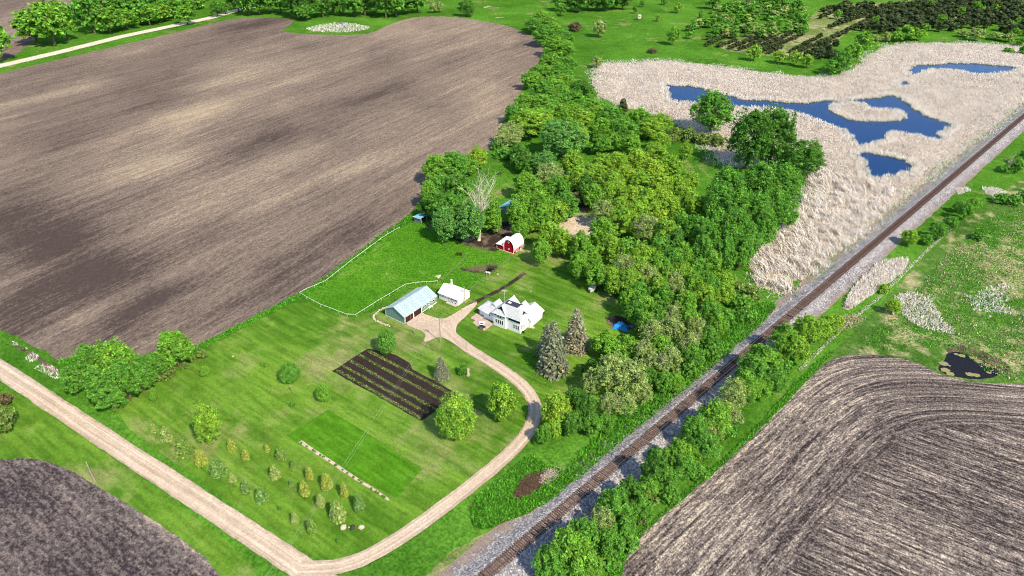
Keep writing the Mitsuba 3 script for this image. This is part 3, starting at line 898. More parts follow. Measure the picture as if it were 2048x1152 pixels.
def V(bx, by, ty, w, kind, label, group=None, cat='tree', **k):
    """Standing where its foot shows: foot pixel, top row, crown width in pixels."""
    b = at(bx, by)
    h = max(0.5, height_of(b, ty))
    return tree(kind, b, h, max(0.3, span(b, w, h / 2) / 2), label, group, cat, **k)


def W(tx, ty, w, h, kind, label, group=None, cat='tree', **k):
    """In a wood, foot hidden: top pixel, crown width in pixels and height in metres."""
    b = at(tx, ty, h)
    b[2] = 0
    return tree(kind, b, h, span(b, w, h * 0.7) / 2, label, group, cat, **k)


KINDWORD = {'bright': 'bright green tree', 'fresh': 'fresh green tree', 'leafy': 'mid green leafy tree', 'darkleaf': 'dark green tree', 'olivetree': 'pale olive tree', 'yellowtree': 'yellow green tree', 'willow': 'bluish green tree', 'cottonfresh': 'tall dense green tree', 'shrub': 'low green shrub', 'shrubdark': 'low dark shrub', 'shrubolive': 'low olive shrub'}
MARKS = {'plowed field': (985, 270), 'hedgerow': (1090, 180), 'red barn': (1040, 490), 'round pen': (1163, 440), 'boat': (1185, 575), 'blue tarp': (1245, 650), 'spruces': (1150, 690), 'railway': (1480, 680), 'reed marsh': (1560, 480), 'grassy clearing': (1390, 300), 'cottonwoods': (1520, 300), 'marsh shore': (1290, 225), 'driveway bend': (1090, 810)}


def towards(px, py):
    return min(MARKS, key=lambda m: math.hypot(MARKS[m][0] - px, (MARKS[m][1] - py) * 1.5))


# ------------------------------------------------------------------ trees and shrubs of the farm
for i, (tx, ty, w, k) in enumerate([(164, 690, 62, 'leafy'), (212, 685, 92, 'fresh'), (132, 736, 44, 'leafy'), (232, 722, 60, 'leafy'), (182, 735, 60, 'leafy'), (268, 722, 52, 'leafy'), (336, 664, 72, 'fresh'), (300, 706, 46, 'leafy'), (212, 768, 66, 'leafy')]):
    W(tx, ty, w, (13, 15, 9, 13, 12, 10, 12, 9, 8)[i], k, f'{KINDWORD[k]} in the roadside clump, {["upper left", "tallest in the middle", "leftmost and low", "right of the tallest", "in its lower middle", "low between middle and right", "upright at the right end", "low beside the right end", "lowest towards the road"][i]}')
for (bx, by, ty, w) in [(252, 796, 774, 34), (268, 786, 762, 30), (290, 776, 754, 36), (325, 757, 735, 34), (345, 748, 728, 26), (371, 737, 724, 18), (404, 716, 700, 22), (385, 722, 706, 18), (233, 822, 811, 12)]:
    V(bx, by, ty, w, 'shrubolive', 'low brownish green shrub at the lawn edge of the roadside clump', 'shrubs at the lawn edge of the clump', 'shrub')
V(424, 880, 810, 56, 'roundyellow', 'bright yellow green bushy tree alone on the lawn near the young conifers')
V(582, 761, 729, 36, 'roundmid', 'dense dark green round bush alone on the lawn left of the garden', cat='bush')
V(649, 800, 771, 27, 'roundfresh', 'small green bush just left of the garden bed', cat='bush')
V(775, 704, 661, 34, 'roundmid', 'dark green oval tree at the top corner of the garden bed')
V(884, 756, 713, 34, 'spruce', 'brownish green pine on the lawn between garden and driveway', name='pine_tree', cat='pine')
V(913, 869, 792, 68, 'roundbright', 'large dense dome-shaped yellow green tree at the lower right garden corner')
V(1003, 836, 767, 60, 'roundyellow', 'bright yellow green tree inside the driveway bend')
V(927, 749, 727, 20, 'shrub', 'leafy vine growth on a stump between garden and driveway', cat='shrub')
V(411, 752, 732, 18, 'sapling', 'small green sapling near the roadside clump', cat='sapling')
V(308, 801, 785, 13, 'sapling', 'tiny sapling near the gravel road clump, lowest on that lawn', cat='sapling')
for (bx, by, ty, w) in [(528, 733, 727, 10), (585, 812, 803, 12), (389, 808, 804, 6), (370, 831, 826, 8), (677, 1086, 1078, 9), (561, 1020, 1012, 10)]:
    V(bx, by, ty, w, 'shrub', 'tiny dark green seedling bush on the lawn', 'seedlings on the lawn', 'shrub')
PINES = [(310, 864, 845, 17, 'palepine'), (336, 881, 850, 26, 'palepine'), (371, 908, 871, 40, 'pine'), (404, 927, 897, 31, 'goldpine'), (437, 948, 916, 34, 'bluepine'), (466, 962, 943, 18, 'palepine'), (494, 984, 958, 24, 'bluepine'),
         (526, 1003, 972, 28, 'bluepine'), (465, 900, 874, 20, 'goldpine'), (493, 918, 897, 20, 'goldpine'), (535, 902, 886, 13, 'goldpine'), (564, 918, 893, 26, 'pine'), (552, 955, 926, 25, 'palepine'), (590, 937, 918, 22, 'pine'), (584, 971, 958, 14, 'bluepine'),
         (591, 1044, 1023, 19, 'palepine'), (625, 1064, 1035, 24, 'pine'), (677, 1037, 996, 36, 'palepine'), (719, 1018, 983, 25, 'bluepine'), (643, 1012, 985, 22, 'palepine'), (611, 989, 958, 26, 'goldpine'), (690, 992, 961, 20, 'goldpine'), (655, 975, 943, 28, 'goldpine'),
         (621, 958, 931, 20, 'goldpine'), (612, 980, 966, 14, 'bluepine')]
TONEWORD = {'palepine': 'pale green', 'pine': 'green', 'goldpine': 'yellowish', 'bluepine': 'bluish green'}
for bx, by, ty, w, k in PINES:
    V(bx, by, by - (by - ty) * 0.9, w * 0.86, k, f'{TONEWORD[k]} young conifer in the planting between gravel road and turf strip', f'{TONEWORD[k]} young conifers', 'conifer')
V(1105, 740, 642, 66, 'spruce', 'tall grey green spruce nearest the driveway beside the house', cat='spruce')
V(1150, 697, 616, 54, 'greyspruce', 'tall spruce with a thin bare grey top right of the other spruce', cat='spruce')
V(1094, 706, 645, 44, 'spruce', 'smaller dark spruce half hidden behind the tall spruce', cat='spruce')

V(14, 860, 818, 50, 'shrubolive', 'olive green bush at the left picture edge below the gravel road', cat='bush')
V(-10, 840, 800, 50, 'shrubolive', 'bush cut by the left picture edge below the gravel road', cat='bush')
V(14, 806, 788, 30, 'shrubbrown', 'greyish brown brushy shrub at the left edge below the gravel road', cat='shrub')

# grove by the barn
GROVE = [(872, 310, 62, 13, 'fresh'), (905, 303, 60, 14, 'leafy'), (880, 345, 58, 14, 'leafy'), (916, 345, 56, 15, 'leafy'), (858, 360, 46, 12, 'fresh'), (870, 380, 48, 14, 'leafy'), (955, 293, 40, 11, 'yellowtree'), (935, 312, 44, 9, 'fresh'), (852, 395, 40, 9, 'darkleaf'),
         (905, 385, 66, 17, 'cottonfresh'), (938, 400, 62, 17, 'willow'), (888, 410, 56, 15, 'willow'), (918, 425, 44, 11, 'willow'), (940, 428, 34, 10, 'leafy'), (985, 400, 38, 12, 'fresh'), (986, 428, 38, 8, 'fresh')]
for i, (tx, ty, w, h, k) in enumerate(GROVE):
    W(tx, ty, w, h, k, f'{KINDWORD[k]} in the grove by the red barn, {"on the field side" if tx < 900 else "around the pale trunks" if ty > 380 else "on the far side"}', 'grove by the red barn')
WOODS = {
    'green tree in the woodland behind the barn and pen': [(1062, 219, 90, 14, 'bright'), (1021, 244, 62, 12, 'olivetree'), (1037, 209, 60, 11, 'leafy'), (1117, 205, 62, 12, 'fresh'), (1085, 215, 60, 12, 'fresh'), (1165, 219, 60, 12, 'bright'), (1150, 240, 56, 12, 'fresh'), (1162, 256, 42, 10, 'yellowtree'), (1194, 212, 52, 11, 'bright'),
        (1223, 211, 62, 13, 'leafy'), (1281, 216, 52, 11, 'fresh'), (1325, 228, 46, 9, 'bright'), (1252, 236, 62, 13, 'leafy'), (1302, 236, 62, 11, 'bright'), (1227, 262, 46, 11, 'fresh'), (1323, 266, 46, 9, 'bright'), (1200, 268, 42, 10, 'leafy'), (1262, 270, 48, 10, 'fresh'), (1205, 235, 54, 12, 'fresh'),
        (1050, 343, 56, 12, 'fresh'), (1100, 326, 62, 12, 'olivetree'), (1158, 333, 56, 11, 'bright'), (1069, 357, 56, 13, 'fresh'), (1117, 351, 58, 13, 'leafy'), (1042, 384, 54, 12, 'fresh'), (1083, 382, 56, 13, 'fresh'), (1133, 384, 56, 12, 'leafy'), (1037, 405, 50, 11, 'fresh'), (1083, 405, 54, 12, 'fresh'), (1117, 402, 50, 11, 'bright'), (1060, 425, 44, 9, 'fresh'), (1040, 440, 34, 9, 'fresh'),
        (1040, 290, 50, 10, 'shrubdark'), (1060, 310, 60, 9, 'darkleaf'), (1145, 300, 50, 12, 'bright'), (1090, 300, 52, 13, 'willow')],
    'yellow green tree in the bright middle of the woodland': [(1208, 307, 56, 10, 'bright'), (1235, 305, 56, 11, 'bright'), (1277, 299, 56, 11, 'yellowtree'), (1312, 284, 52, 11, 'bright'), (1302, 318, 58, 12, 'yellowtree'), (1344, 309, 52, 11, 'bright'), (1225, 343, 58, 12, 'bright'), (1256, 330, 58, 12, 'yellowtree'), (1287, 345, 56, 12, 'bright'), (1323, 347, 58, 13, 'yellowtree'), (1187, 330, 50, 10, 'bright'),
        (1227, 363, 58, 12, 'bright'), (1260, 372, 60, 13, 'yellowtree'), (1296, 378, 58, 13, 'bright'), (1325, 374, 58, 12, 'yellowtree'), (1356, 350, 56, 12, 'bright'), (1375, 372, 56, 12, 'bright'), (1187, 368, 50, 12, 'fresh'), (1172, 346, 36, 13, 'darkleaf'), (1208, 399, 56, 12, 'olivetree'), (1240, 395, 58, 12, 'bright'), (1277, 401, 58, 13, 'bright'), (1312, 405, 58, 12, 'yellowtree'), (1344, 397, 54, 12, 'bright'), (1393, 390, 52, 11, 'bright'), (1380, 340, 44, 10, 'bright'), (1367, 425, 54, 13, 'leafy')],
    'leafy tree in the woodland right of the house lawn': [(1100, 444, 58, 12, 'bright'), (1082, 478, 46, 10, 'fresh'), (1126, 458, 50, 11, 'bright'), (1164, 462, 48, 12, 'fresh'), (1205, 436, 58, 13, 'fresh'), (1249, 415, 60, 13, 'bright'), (1293, 428, 58, 13, 'olivetree'), (1337, 437, 56, 13, 'bright'), (1182, 490, 52, 12, 'fresh'), (1223, 472, 58, 13, 'bright'), (1255, 478, 56, 13, 'fresh'), (1287, 484, 56, 13, 'bright'), (1323, 472, 56, 13, 'leafy'), (1352, 458, 54, 14, 'darkleaf'), (1367, 484, 54, 12, 'fresh'),
        (1158, 503, 50, 11, 'fresh'), (1197, 525, 50, 10, 'fresh'), (1226, 533, 50, 9, 'bright'), (1252, 508, 56, 12, 'olivetree'), (1282, 513, 56, 12, 'bright'), (1317, 505, 56, 12, 'fresh'), (1346, 496, 54, 13, 'leafy'), (1230, 548, 46, 8.5, 'bright'), (1264, 537, 54, 11, 'bright'), (1299, 531, 54, 11, 'olivetree'), (1337, 528, 54, 11, 'fresh'), (1370, 525, 52, 11, 'bright'), (1399, 514, 52, 11, 'leafy'), (1425, 499, 52, 12, 'fresh'), (1262, 575, 50, 10, 'fresh'), (1282, 563, 54, 11, 'leafy'), (1317, 549, 52, 11, 'bright'), (1352, 543, 52, 11, 'olivetree'), (1390, 543, 52, 11, 'fresh'), (1425, 549, 52, 10, 'leafy'), (1452, 543, 52, 8, 'bright'),
        (1276, 600, 50, 10, 'leafy'), (1293, 590, 54, 11, 'fresh'), (1331, 572, 52, 11, 'leafy'), (1373, 581, 52, 11, 'fresh'), (1411, 572, 52, 10, 'bright'), (1450, 566, 50, 8, 'bright'), (1296, 622, 50, 10, 'fresh'), (1317, 610, 52, 11, 'leafy'), (1346, 610, 52, 11, 'olivetree'), (1381, 610, 52, 11, 'fresh'), (1425, 601, 50, 9, 'leafy')],
    'green tree in the tall wood along the marsh': [(1463, 334, 74, 19, 'cottonfresh'), (1528, 322, 84, 20, 'cottonfresh'), (1576, 327, 78, 19, 'cottonfresh'), (1449, 367, 72, 18, 'cottonfresh'), (1484, 381, 72, 18, 'cottonfresh'), (1520, 385, 74, 18, 'cottonfresh'), (1557, 378, 72, 17, 'cottonfresh'), (1425, 446, 58, 15, 'leafy'), (1469, 449, 60, 15, 'leafy'), (1505, 448, 58, 14, 'leafy'), (1411, 472, 56, 14, 'leafy'), (1455, 478, 56, 14, 'leafy'), (1490, 470, 52, 13, 'leafy'), (1575, 395, 56, 13, 'leafy'), (1535, 425, 60, 14, 'leafy'), (1400, 430, 56, 14, 'leafy'), (1440, 415, 58, 15, 'leafy'), (1480, 415, 62, 15, 'cottonfresh')],
    'pale olive tree with bare limbs between spruces and railway': [(1306, 640, 54, 11, 'olivetree'), (1346, 634, 56, 11, 'olivetree'), (1396, 634, 52, 10, 'olivetree'), (1440, 628, 46, 8, 'fresh'), (1345, 693, 56, 11, 'olivetree'), (1380, 665, 54, 10, 'olivetree'), (1291, 680, 56, 10, 'olivetree'), (1307, 703, 50, 9, 'olivetree'), (1228, 712, 92, 13, 'olivetree'), (1265, 722, 80, 12, 'olivetree'), (1187, 745, 50, 8, 'olivetree'), (1220, 785, 46, 8, 'olivetree'), (1255, 785, 50, 8, 'olivetree'), (1289, 768, 46, 7, 'olivetree'), (1325, 670, 50, 9, 'fresh')],
    'green tree among the undergrowth by the railway': [(1216, 667, 72, 8, 'fresh'), (1262, 676, 60, 8, 'fresh'), (1240, 690, 58, 7, 'fresh'), (1182, 720, 36, 5, 'shrubdark'), (1297, 735, 48, 6, 'darkleaf'), (1328, 748, 46, 6, 'leafy'), (1353, 747, 44, 6, 'fresh'), (1149, 778, 52, 9, 'darkleaf'), (1174, 790, 52, 9, 'darkleaf'), (1145, 825, 50, 7, 'darkleaf'), (1185, 830, 46, 6, 'leafy'), (1088, 850, 36, 6, 'leafy'), (1215, 830, 42, 5, 'leafy'), (1390, 690, 50, 8, 'leafy'), (1420, 655, 50, 8, 'leafy'), (1455, 620, 46, 6, 'shrub'), (1484, 592, 52, 4, 'shrub'), (1497, 622, 44, 3.5, 'shrub'), (1425, 690, 42, 5, 'shrub'), (1380, 725, 44, 5, 'shrub'), (1469, 556, 48, 5, 'shrubolive'), (1500, 575, 40, 4, 'shrubolive')],
}
for lab, lst in WOODS.items():
    for tx, ty, w, h, k in lst:
        wood = lab.split(' tree ')[1]
        W(tx, ty, w, h, k, f'{KINDWORD[k]} {wood}, towards the {towards(tx, ty)}', 'trees ' + wood)
W(1125, 238, 92, 18, 'willow', 'large pale blue green willow in the woodland behind the pen')
W(1115, 786, 58, 11, 'yellowtree', 'yellow green tree at the driveway bend beside the railway ditch')
W(1104, 840, 44, 6, 'bright', 'lower yellow green tree under the driveway bend tree')
V(1244, 230, 197, 20, 'juniper', 'dark conical evergreen at the marsh edge of the woodland', cat='evergreen')
V(1420, 264, 181, 78, 'cottonfresh', 'tall cottonwood standing alone on the marsh shore')
V(1492, 338, 216, 96, 'cottonwood', 'tall dark cottonwood beside the grassy clearing, left of two')
V(1537, 338, 211, 92, 'cottonwood', 'tall dark cottonwood beside the marsh, right of two')
V(1592, 352, 279, 88, 'cottonwood', 'broad dark tree on the marsh edge below the two cottonwoods')
V(1368, 320, 282, 28, 'bright', 'small bright green tree in the grassy clearing by the marsh')
for (bx, by, ty, w) in [(1350, 275, 256, 42), (1375, 280, 256, 40), (1400, 285, 266, 36), (1345, 285, 268, 30), (1430, 290, 268, 40)]:
    V(bx, by, ty, w, 'shrubolive', 'grey green shrub between clearing and reed marsh', 'shrubs at the clearing', 'shrub')

# hedgerow on the far edge of the big field
for tx, ty, w, h, k in [(1085, 22, 52, 16, 'fresh'), (1070, 35, 36, 13, 'leafy'), (1106, 44, 46, 16, 'fresh'), (1090, 52, 44, 15, 'leafy'), (1127, 58, 40, 13, 'leafy'), (1112, 70, 46, 15, 'fresh'), (1128, 82, 40, 12, 'fresh'), (1104, 104, 50, 15, 'fresh'), (1133, 113, 42, 12, 'leafy'), (1120, 130, 48, 13, 'leafy'), (1077, 130, 34, 9, 'leafy'), (1095, 131, 44, 12, 'fresh'), (1064, 143, 42, 11, 'fresh'), (1122, 147, 46, 12, 'fresh'), (1085, 162, 48, 12, 'leafy'), (1110, 158, 48, 12, 'fresh'), (1143, 178, 48, 12, 'leafy'), (1165, 160, 44, 10, 'darkleaf'), (1140, 150, 40, 10, 'leafy'), (1054, 188, 46, 10, 'fresh'), (1085, 189, 48, 12, 'fresh'), (1116, 186, 48, 11, 'leafy'), (1168, 195, 46, 10, 'leafy'), (1190, 200, 40, 9, 'fresh'), (1145, 205, 46, 11, 'fresh'), (1012, 262, 44, 9, 'olivetree'), (1000, 275, 30, 6, 'shrub'), (1010, 295, 40, 5, 'shrub')]:
    W(tx, ty, w * 1.2, h, k, f'{KINDWORD[k]} in the hedgerow right of the big plowed field, {"upper third" if ty < 100 else "middle" if ty < 160 else "lower end"}', 'hedgerow of the big field')
V(1150, 62, 44, 34, 'shrubbrown', 'dark brownish shrub right of the hedgerow top', cat='shrub')
V(1197, 74, 38, 34, 'farolive', 'olive green tree alone in the far meadow')
V(1193, 136, 112, 24, 'farolive', 'thin bare tree at the corner of the reed marsh')
V(1122, 32, 5, 26, 'farleafy', 'small tree between hedgerow and far wood')
for (bx, by, ty, w, k) in [(1270, 27, 9, 12, 'farleafy'), (1284, 14, 0, 14, 'farleafy'), (1355, 26, 5, 20, 'faryellow'), (1316, 43, 28, 15, 'faryellow'), (1328, 10, -4, 14, 'farleafy')]:
    V(bx, by, ty, w, k, 'single green tree scattered on the far meadow', 'scattered meadow trees')
V(1345, 90, 53, 28, 'farbright', 'leafy green tree on the meadow slope above the marsh')
V(1507, 122, 89, 28, 'faryellow', 'round yellow green tree just below the juniper rows')
for (bx, by, ty, w) in [(1557, 127, 101, 30), (1587, 131, 101, 28), (1612, 136, 108, 26)]:
    V(bx, by, ty, w, 'faryellow', 'yellow green bush tree in the row of three below the juniper rows', 'row of three bush trees')
V(1305, 106, 97, 22, 'shrubbrown', 'brown low shrub on the meadow above the marsh', cat='shrub')

# far tree belts
def belt(lst, label, group):
    for bx, by, ty, w, k in lst:
        V(bx, by, by - (by - ty) * 1.12, w * 1.15, k, label, group)


belt([(75, 88, 27, 62, 'farbright'), (110, 92, 12, 62, 'farbright'), (138, 82, 8, 44, 'farbright'), (60, 72, 24, 40, 'farleafy')], 'pale green tree in the clump left of the far gravel road', 'clump left of the far road')
belt([(4, 124, 52, 52, 'farbright'), (-30, 118, 40, 60, 'farleafy')], 'tree at the left picture edge above the far road', 'trees at the left edge')
belt([(190, 66, -8, 52, 'farleafy'), (222, 66, 20, 52, 'farbright'), (215, 42, -20, 54, 'farleafy'), (255, 58, 22, 50, 'farbright'), (250, 36, -25, 54, 'fardark'), (285, 48, 0, 50, 'farleafy'), (300, 50, 12, 40, 'farbright'), (322, 44, 14, 42, 'faryellow'), (315, 28, -25, 48, 'farleafy'), (345, 36, -2, 44, 'farleafy'), (372, 26, -10, 42, 'farleafy'), (396, 18, -14, 40, 'farbright'), (170, 52, 0, 44, 'farleafy'), (285, 20, -40, 50, 'fardark'), (350, 10, -40, 46, 'fardark'), (400, 2, -40, 46, 'farleafy')], 'dense green tree in the belt beyond the far gravel road', 'belt beyond the far road')
belt([(376, 49, 14, 36, 'farbright'), (436, 34, 4, 26, 'fardark'), (452, 28, 6, 20, 'farleafy')], 'tree standing between far road and plowed field', 'trees between far road and field')
lst = []
for i, x in enumerate(range(478, 856, 21)):
    lst.append((x, 27 + (i * 7) % 9 - 3 + (8 if 600 < x < 660 else 0) + (4 if 690 < x < 800 else 0), -26 + (i * 5) % 14, 40, ('fardark', 'farleafy', 'fardark', 'farleafy')[i % 4]))
for i, x in enumerate(range(490, 850, 30)):
    lst.append((x, 12 - (i * 7) % 6, -44, 46, ('farleafy', 'fardark')[i % 2]))
belt(lst + [(612, 41, 12, 34, 'farleafy'), (598, 38, 6, 30, 'fardark')], 'tall dark green tree in the wood behind the far end of the plowed field', 'wood behind the plowed field')
belt([(932, 33, 2, 28, 'fardark'), (940, 34, 14, 18, 'fardark'), (868, 26, 6, 16, 'farolive'), (880, 25, 5, 14, 'farolive')], 'tree on the far rim of the plowed field', 'rim trees')
belt([(1125 + i * 17, 22 - i * 0.6 + (i % 3) * 2, -14 - (i % 2) * 5, 34, ('farleafy', 'fardark', 'farleafy')[i % 3]) for i in range(8)] + [(1140 + i * 24, 6, -34, 40, 'farleafy') for i in range(5)], 'green tree in the small wood at the top of the far meadow', 'wood on the far meadow')

# thicket, juniper rows and the far plantation
g = np.random.default_rng(21)
for px, py in scatter(Polygon([(1362, 78), (1380, 50), (1440, 22), (1480, 4), (1560, 2), (1606, 28), (1614, 72), (1560, 80), (1450, 82)]), 190, g):
    V(px, py, py - g.uniform(13, 24), g.uniform(13, 20), 'thin' if g.random() < 0.7 else 'thinolive', 'slender pale green tree in the thicket on the far meadow', 'thicket on the far meadow')
for bx, by, ty, w in [(1424, 18, -12, 34), (1560, 24, -6, 34), (1592, 26, -2, 30), (1600, 60, 28, 26), (1510, 10, -20, 36)]:
    V(bx, by, ty, w, 'farleafy', 'taller green tree rising from the thicket', 'taller trees in the thicket')
rows = [((1412, 93), (1452, 72), 6), ((1418, 88), (1488, 62), 11), ((1436, 95), (1470, 84), 5), ((1458, 99), (1520, 76), 9), ((1478, 102), (1556, 70), 11), ((1500, 105), (1580, 72), 12), ((1520, 106), (1604, 72), 12), ((1536, 108), (1560, 98), 4), ((1580, 106), (1640, 76), 8), ((1600, 104), (1690, 68), 11), ((1652, 84), (1740, 42), 12),
        ((1660, 56), (1790, 14), 13), ((1672, 50), (1780, 10), 9), ((1646, 24), (1672, 16), 4), ((1640, 38), (1668, 26), 3)]
for a, b, m in rows:
    m = int(m * 1.35)
    for i in range(m):
        t = (i + g.uniform(-0.2, 0.2)) / max(1, m - 1)
        x, y = a[0] + (b[0] - a[0]) * t, a[1] + (b[1] - a[1]) * t
        V(x, y, y - g.uniform(7, 11), g.uniform(9, 14), 'juniper', 'dark low juniper in the planted rows above the marsh', 'planted juniper rows', 'juniper')
for px, py in scatter(Polygon([(1606, 112), (1640, 88), (1672, 84), (1672, 118), (1640, 122)]), 22, g):
    V(px, py, py - g.uniform(12, 17), g.uniform(12, 16), 'juniper', 'dark juniper in the block beside the planted rows', 'juniper block', 'juniper')
for poly, m in (([(1655, 42), (1680, 16), (1752, 14), (1740, 30), (1690, 44)], 26), ([(1700, 62), (1760, 30), (1850, 4), (2060, -6), (2060, 40), (1960, 60), (1860, 66), (1770, 70)], 150), ([(2000, 48), (2060, 38), (2060, 78), (2010, 76)], 10)):
    pts = []
    for j in range(-4, 26):
        for t in np.arange(0, 1, 0.075):
            x, y = 1640 + 26 * j + 190 * t + g.uniform(-2, 2), 74 - 78 * t + g.uniform(-1, 1)
            if Polygon(poly).contains(Point(x, y)):
                pts.append((x, y))
    for px, py in pts[:m * 2]:
        if g.random() < 0.80:
            V(px, py, py - g.uniform(15, 23), g.uniform(17, 25), 'juniper', 'dark evergreen in the far plantation at the upper right', 'far plantation evergreens', 'evergreen')
        else:
            V(px, py, py - g.uniform(14, 22), g.uniform(15, 22), 'farbright' if g.random() < 0.7 else 'farolive', 'bright leafy tree among the far plantation evergreens', 'leafy trees in the far plantation')
for bx, by, ty, w, k in [(1810, 82, 50, 46, 'farbright'), (1830, 80, 56, 36, 'farbright'), (1790, 84, 62, 30, 'farbright'), (1718, 112, 62, 40, 'farbright'), (1700, 128, 84, 40, 'farbright'), (1680, 146, 100, 40, 'farleafy'), (1732, 96, 70, 34, 'farbright'), (1660, 150, 118, 36, 'farleafy'), (1746, 88, 68, 26, 'farolive'), (1770, 84, 64, 22, 'farolive'), (1950, 82, 56, 32, 'farolive'), (1990, 80, 64, 32, 'farolive'), (2015, 84, 66, 26, 'farolive'), (2040, 92, 74, 28, 'farleafy'), (1925, 74, 60, 24, 'farolive')]:
    V(bx, by, ty, w, k, 'green shrubby tree along the upper shore of the reed marsh', 'upper marsh shore trees')
for bx, by, ty, w in [(2016, 105, 96, 24), (2046, 108, 92, 22)]:
    V(bx, by, ty, w, 'shrub', 'low green shrub on the far right marsh corner', 'shrubs on the far marsh corner', 'shrub')

# right side of the railway
for tx, ty, w, h, k in [(1474, 760, 70, 9, 'olivetree'), (1496, 745, 60, 8, 'fresh'), (1436, 806, 76, 8.5, 'fresh'), (1462, 806, 60, 7, 'olivetree'), (1397, 834, 66, 8, 'leafy'), (1415, 868, 66, 7, 'leafy'), (1363, 884, 62, 7.5, 'fresh'), (1372, 912, 60, 6, 'leafy'), (1315, 896, 56, 10, 'darkleaf'), (1336, 935, 60, 6, 'leafy'), (1300, 955, 46, 5, 'fresh'), (1263, 956, 54, 7, 'darkleaf'), (1236, 984, 74, 8, 'leafy'), (1207, 1018, 58, 7, 'olivetree'), (1168, 1042, 74, 8, 'leafy'), (1143, 1074, 100, 8, 'fresh'), (1104, 1098, 72, 7, 'leafy'), (1222, 1062, 64, 6.5, 'leafy'), (1180, 1110, 70, 6, 'fresh'), (1250, 1035, 58, 5.5, 'leafy'), (1284, 995, 54, 5.5, 'leafy'), (1425, 845, 52, 6, 'olivetree'), (1390, 890, 46, 5, 'fresh'),
                        (1533, 696, 84, 9, 'fresh'), (1512, 716, 68, 8.5, 'leafy'), (1552, 735, 62, 7, 'leafy'), (1527, 762, 50, 5, 'fresh'), (1576, 650, 60, 9, 'fresh'), (1600, 672, 60, 8, 'bright'), (1625, 632, 60, 8, 'bright'), (1644, 638, 54, 7, 'bright'), (1660, 632, 46, 6, 'bright')]:
    sec = 'below the ditch end' if tx < 1200 else 'opposite the brush heaps' if tx < 1300 else 'around the leaning dead branch' if tx < 1410 else 'above the leaning dead branch' if tx < 1500 else 'at the upper end'
    W(tx, ty, w, h * 1.2, k, f'{KINDWORD[k]} in the row right of the railway, {sec}', 'tree row right of the railway')
for tx, ty, w, h, k in [(1304, 980, 40, 3.5, 'shrubolive'), (1286, 1022, 36, 3, 'shrubolive'), (1380, 870, 40, 4, 'shrubolive'), (1678, 632, 30, 4, 'shrubyellow'), (1500, 775, 44, 4, 'shrub'), (1455, 850, 50, 4, 'shrub'), (1400, 930, 50, 4, 'shrub'), (1340, 975, 50, 4, 'shrub'), (1260, 1070, 50, 4, 'shrub'), (1215, 1105, 60, 4, 'shrub'), (1570, 720, 44, 4, 'shrub')]:
    W(tx, ty, w, h, k, 'pale low shrub filling the tree row right of the railway', 'shrubs in the row by the railway', 'shrub')
for bx, by, ty, w, k in [(1815, 490, 460, 34, 'bright'), (1850, 488, 470, 30, 'leafy'), (1872, 478, 446, 36, 'leafy'), (1898, 460, 434, 34, 'leafy'), (1925, 440, 405, 34, 'leafy'), (1945, 420, 396, 30, 'fresh'), (1915, 425, 402, 26, 'leafy')]:
    V(bx, by, ty, w, k, 'green bush beside the track at the right, in the upper group', 'upper group of trackside bushes', 'bush')
V(1782, 628, 599, 30, 'yellowtree', 'yellowish bush with a dark shadow at the fence line right of the railway', cat='bush')
V(1764, 585, 569, 24, 'shrubyellow', 'small yellowish shrub on the fence line right of the railway', cat='shrub')
V(1952, 478, 466, 30, 'shrubdark', 'dark low shrub in the rough meadow right of the track', cat='shrub')
for bx, by, ty, w in [(2000, 405, 388, 34), (2024, 410, 390, 34), (2046, 402, 380, 30), (2030, 345, 318, 40), (2050, 330, 300, 40), (2010, 345, 330, 30)]:
    V(bx, by, ty, w, 'shrub', 'green shrub at the right picture edge beyond the track', 'shrubs at the right edge', 'shrub')


# ------------------------------------------------------------------ dead trees
def dead(name, base, top_y, spread, r, seed, label, start=0.3, levels=4, mat='pale_wood_material'):
    b = at(*base)
    v, f = bare_branches(seed, height_of(b, top_y), r, spread, levels, start)
    tag(put(name, (v + [b[0], b[1], 0], f), mat, smooth=True), label, 'tree')


def vase_tree(H, r, seed):
    """A leafless tree: one straight trunk that opens into a tall vase of fine limbs."""
    g = np.random.default_rng(seed)
    m = MB()
    f = np.array([0.035 * H, 0.0, 0.40 * H])
    m.tube([(0, 0, 0), (0.005 * H, 0, 0.06 * H), f * 0.6, f], [r * 1.5, r, r * 0.85, r * 0.72], 9)

    def limb(p, d, L, rad, lev):
        pts, q = [p], p
        for i in range(4):
            d = d + g.normal(size=3) * 0.07 + [0, 0, 0.07]
            d /= np.linalg.norm(d)
            q = q + d * L / 4
            pts.append(q)
        m.tube(pts, [rad, rad * .85, rad * .68, rad * .5, rad * .3], 5)
        if lev:
            for j in range(5):
                k = 1 + j % 4
                a = g.random() * 6.28
                e = np.cross(d, [math.cos(a), math.sin(a), .2])
                e /= np.linalg.norm(e) + 1e-9
                limb(pts[k], d * 0.8 + e * g.uniform(.35, .75), L * g.uniform(.32, .5), rad * .42, lev - 1)

    for i in range(8):
        a = i * 2.4 + g.random() * .6
        t = math.tan(math.radians(g.uniform(3, 17)))
        limb(f * (1 - 0.07 * (i % 3)), np.array([math.cos(a) * t, math.sin(a) * t, 1.0]), H * g.uniform(.42, .58), r * .36, 2)
    v, fc = m.mesh()
    v[:, 2] *= H / v[:, 2].max()
    return v, fc


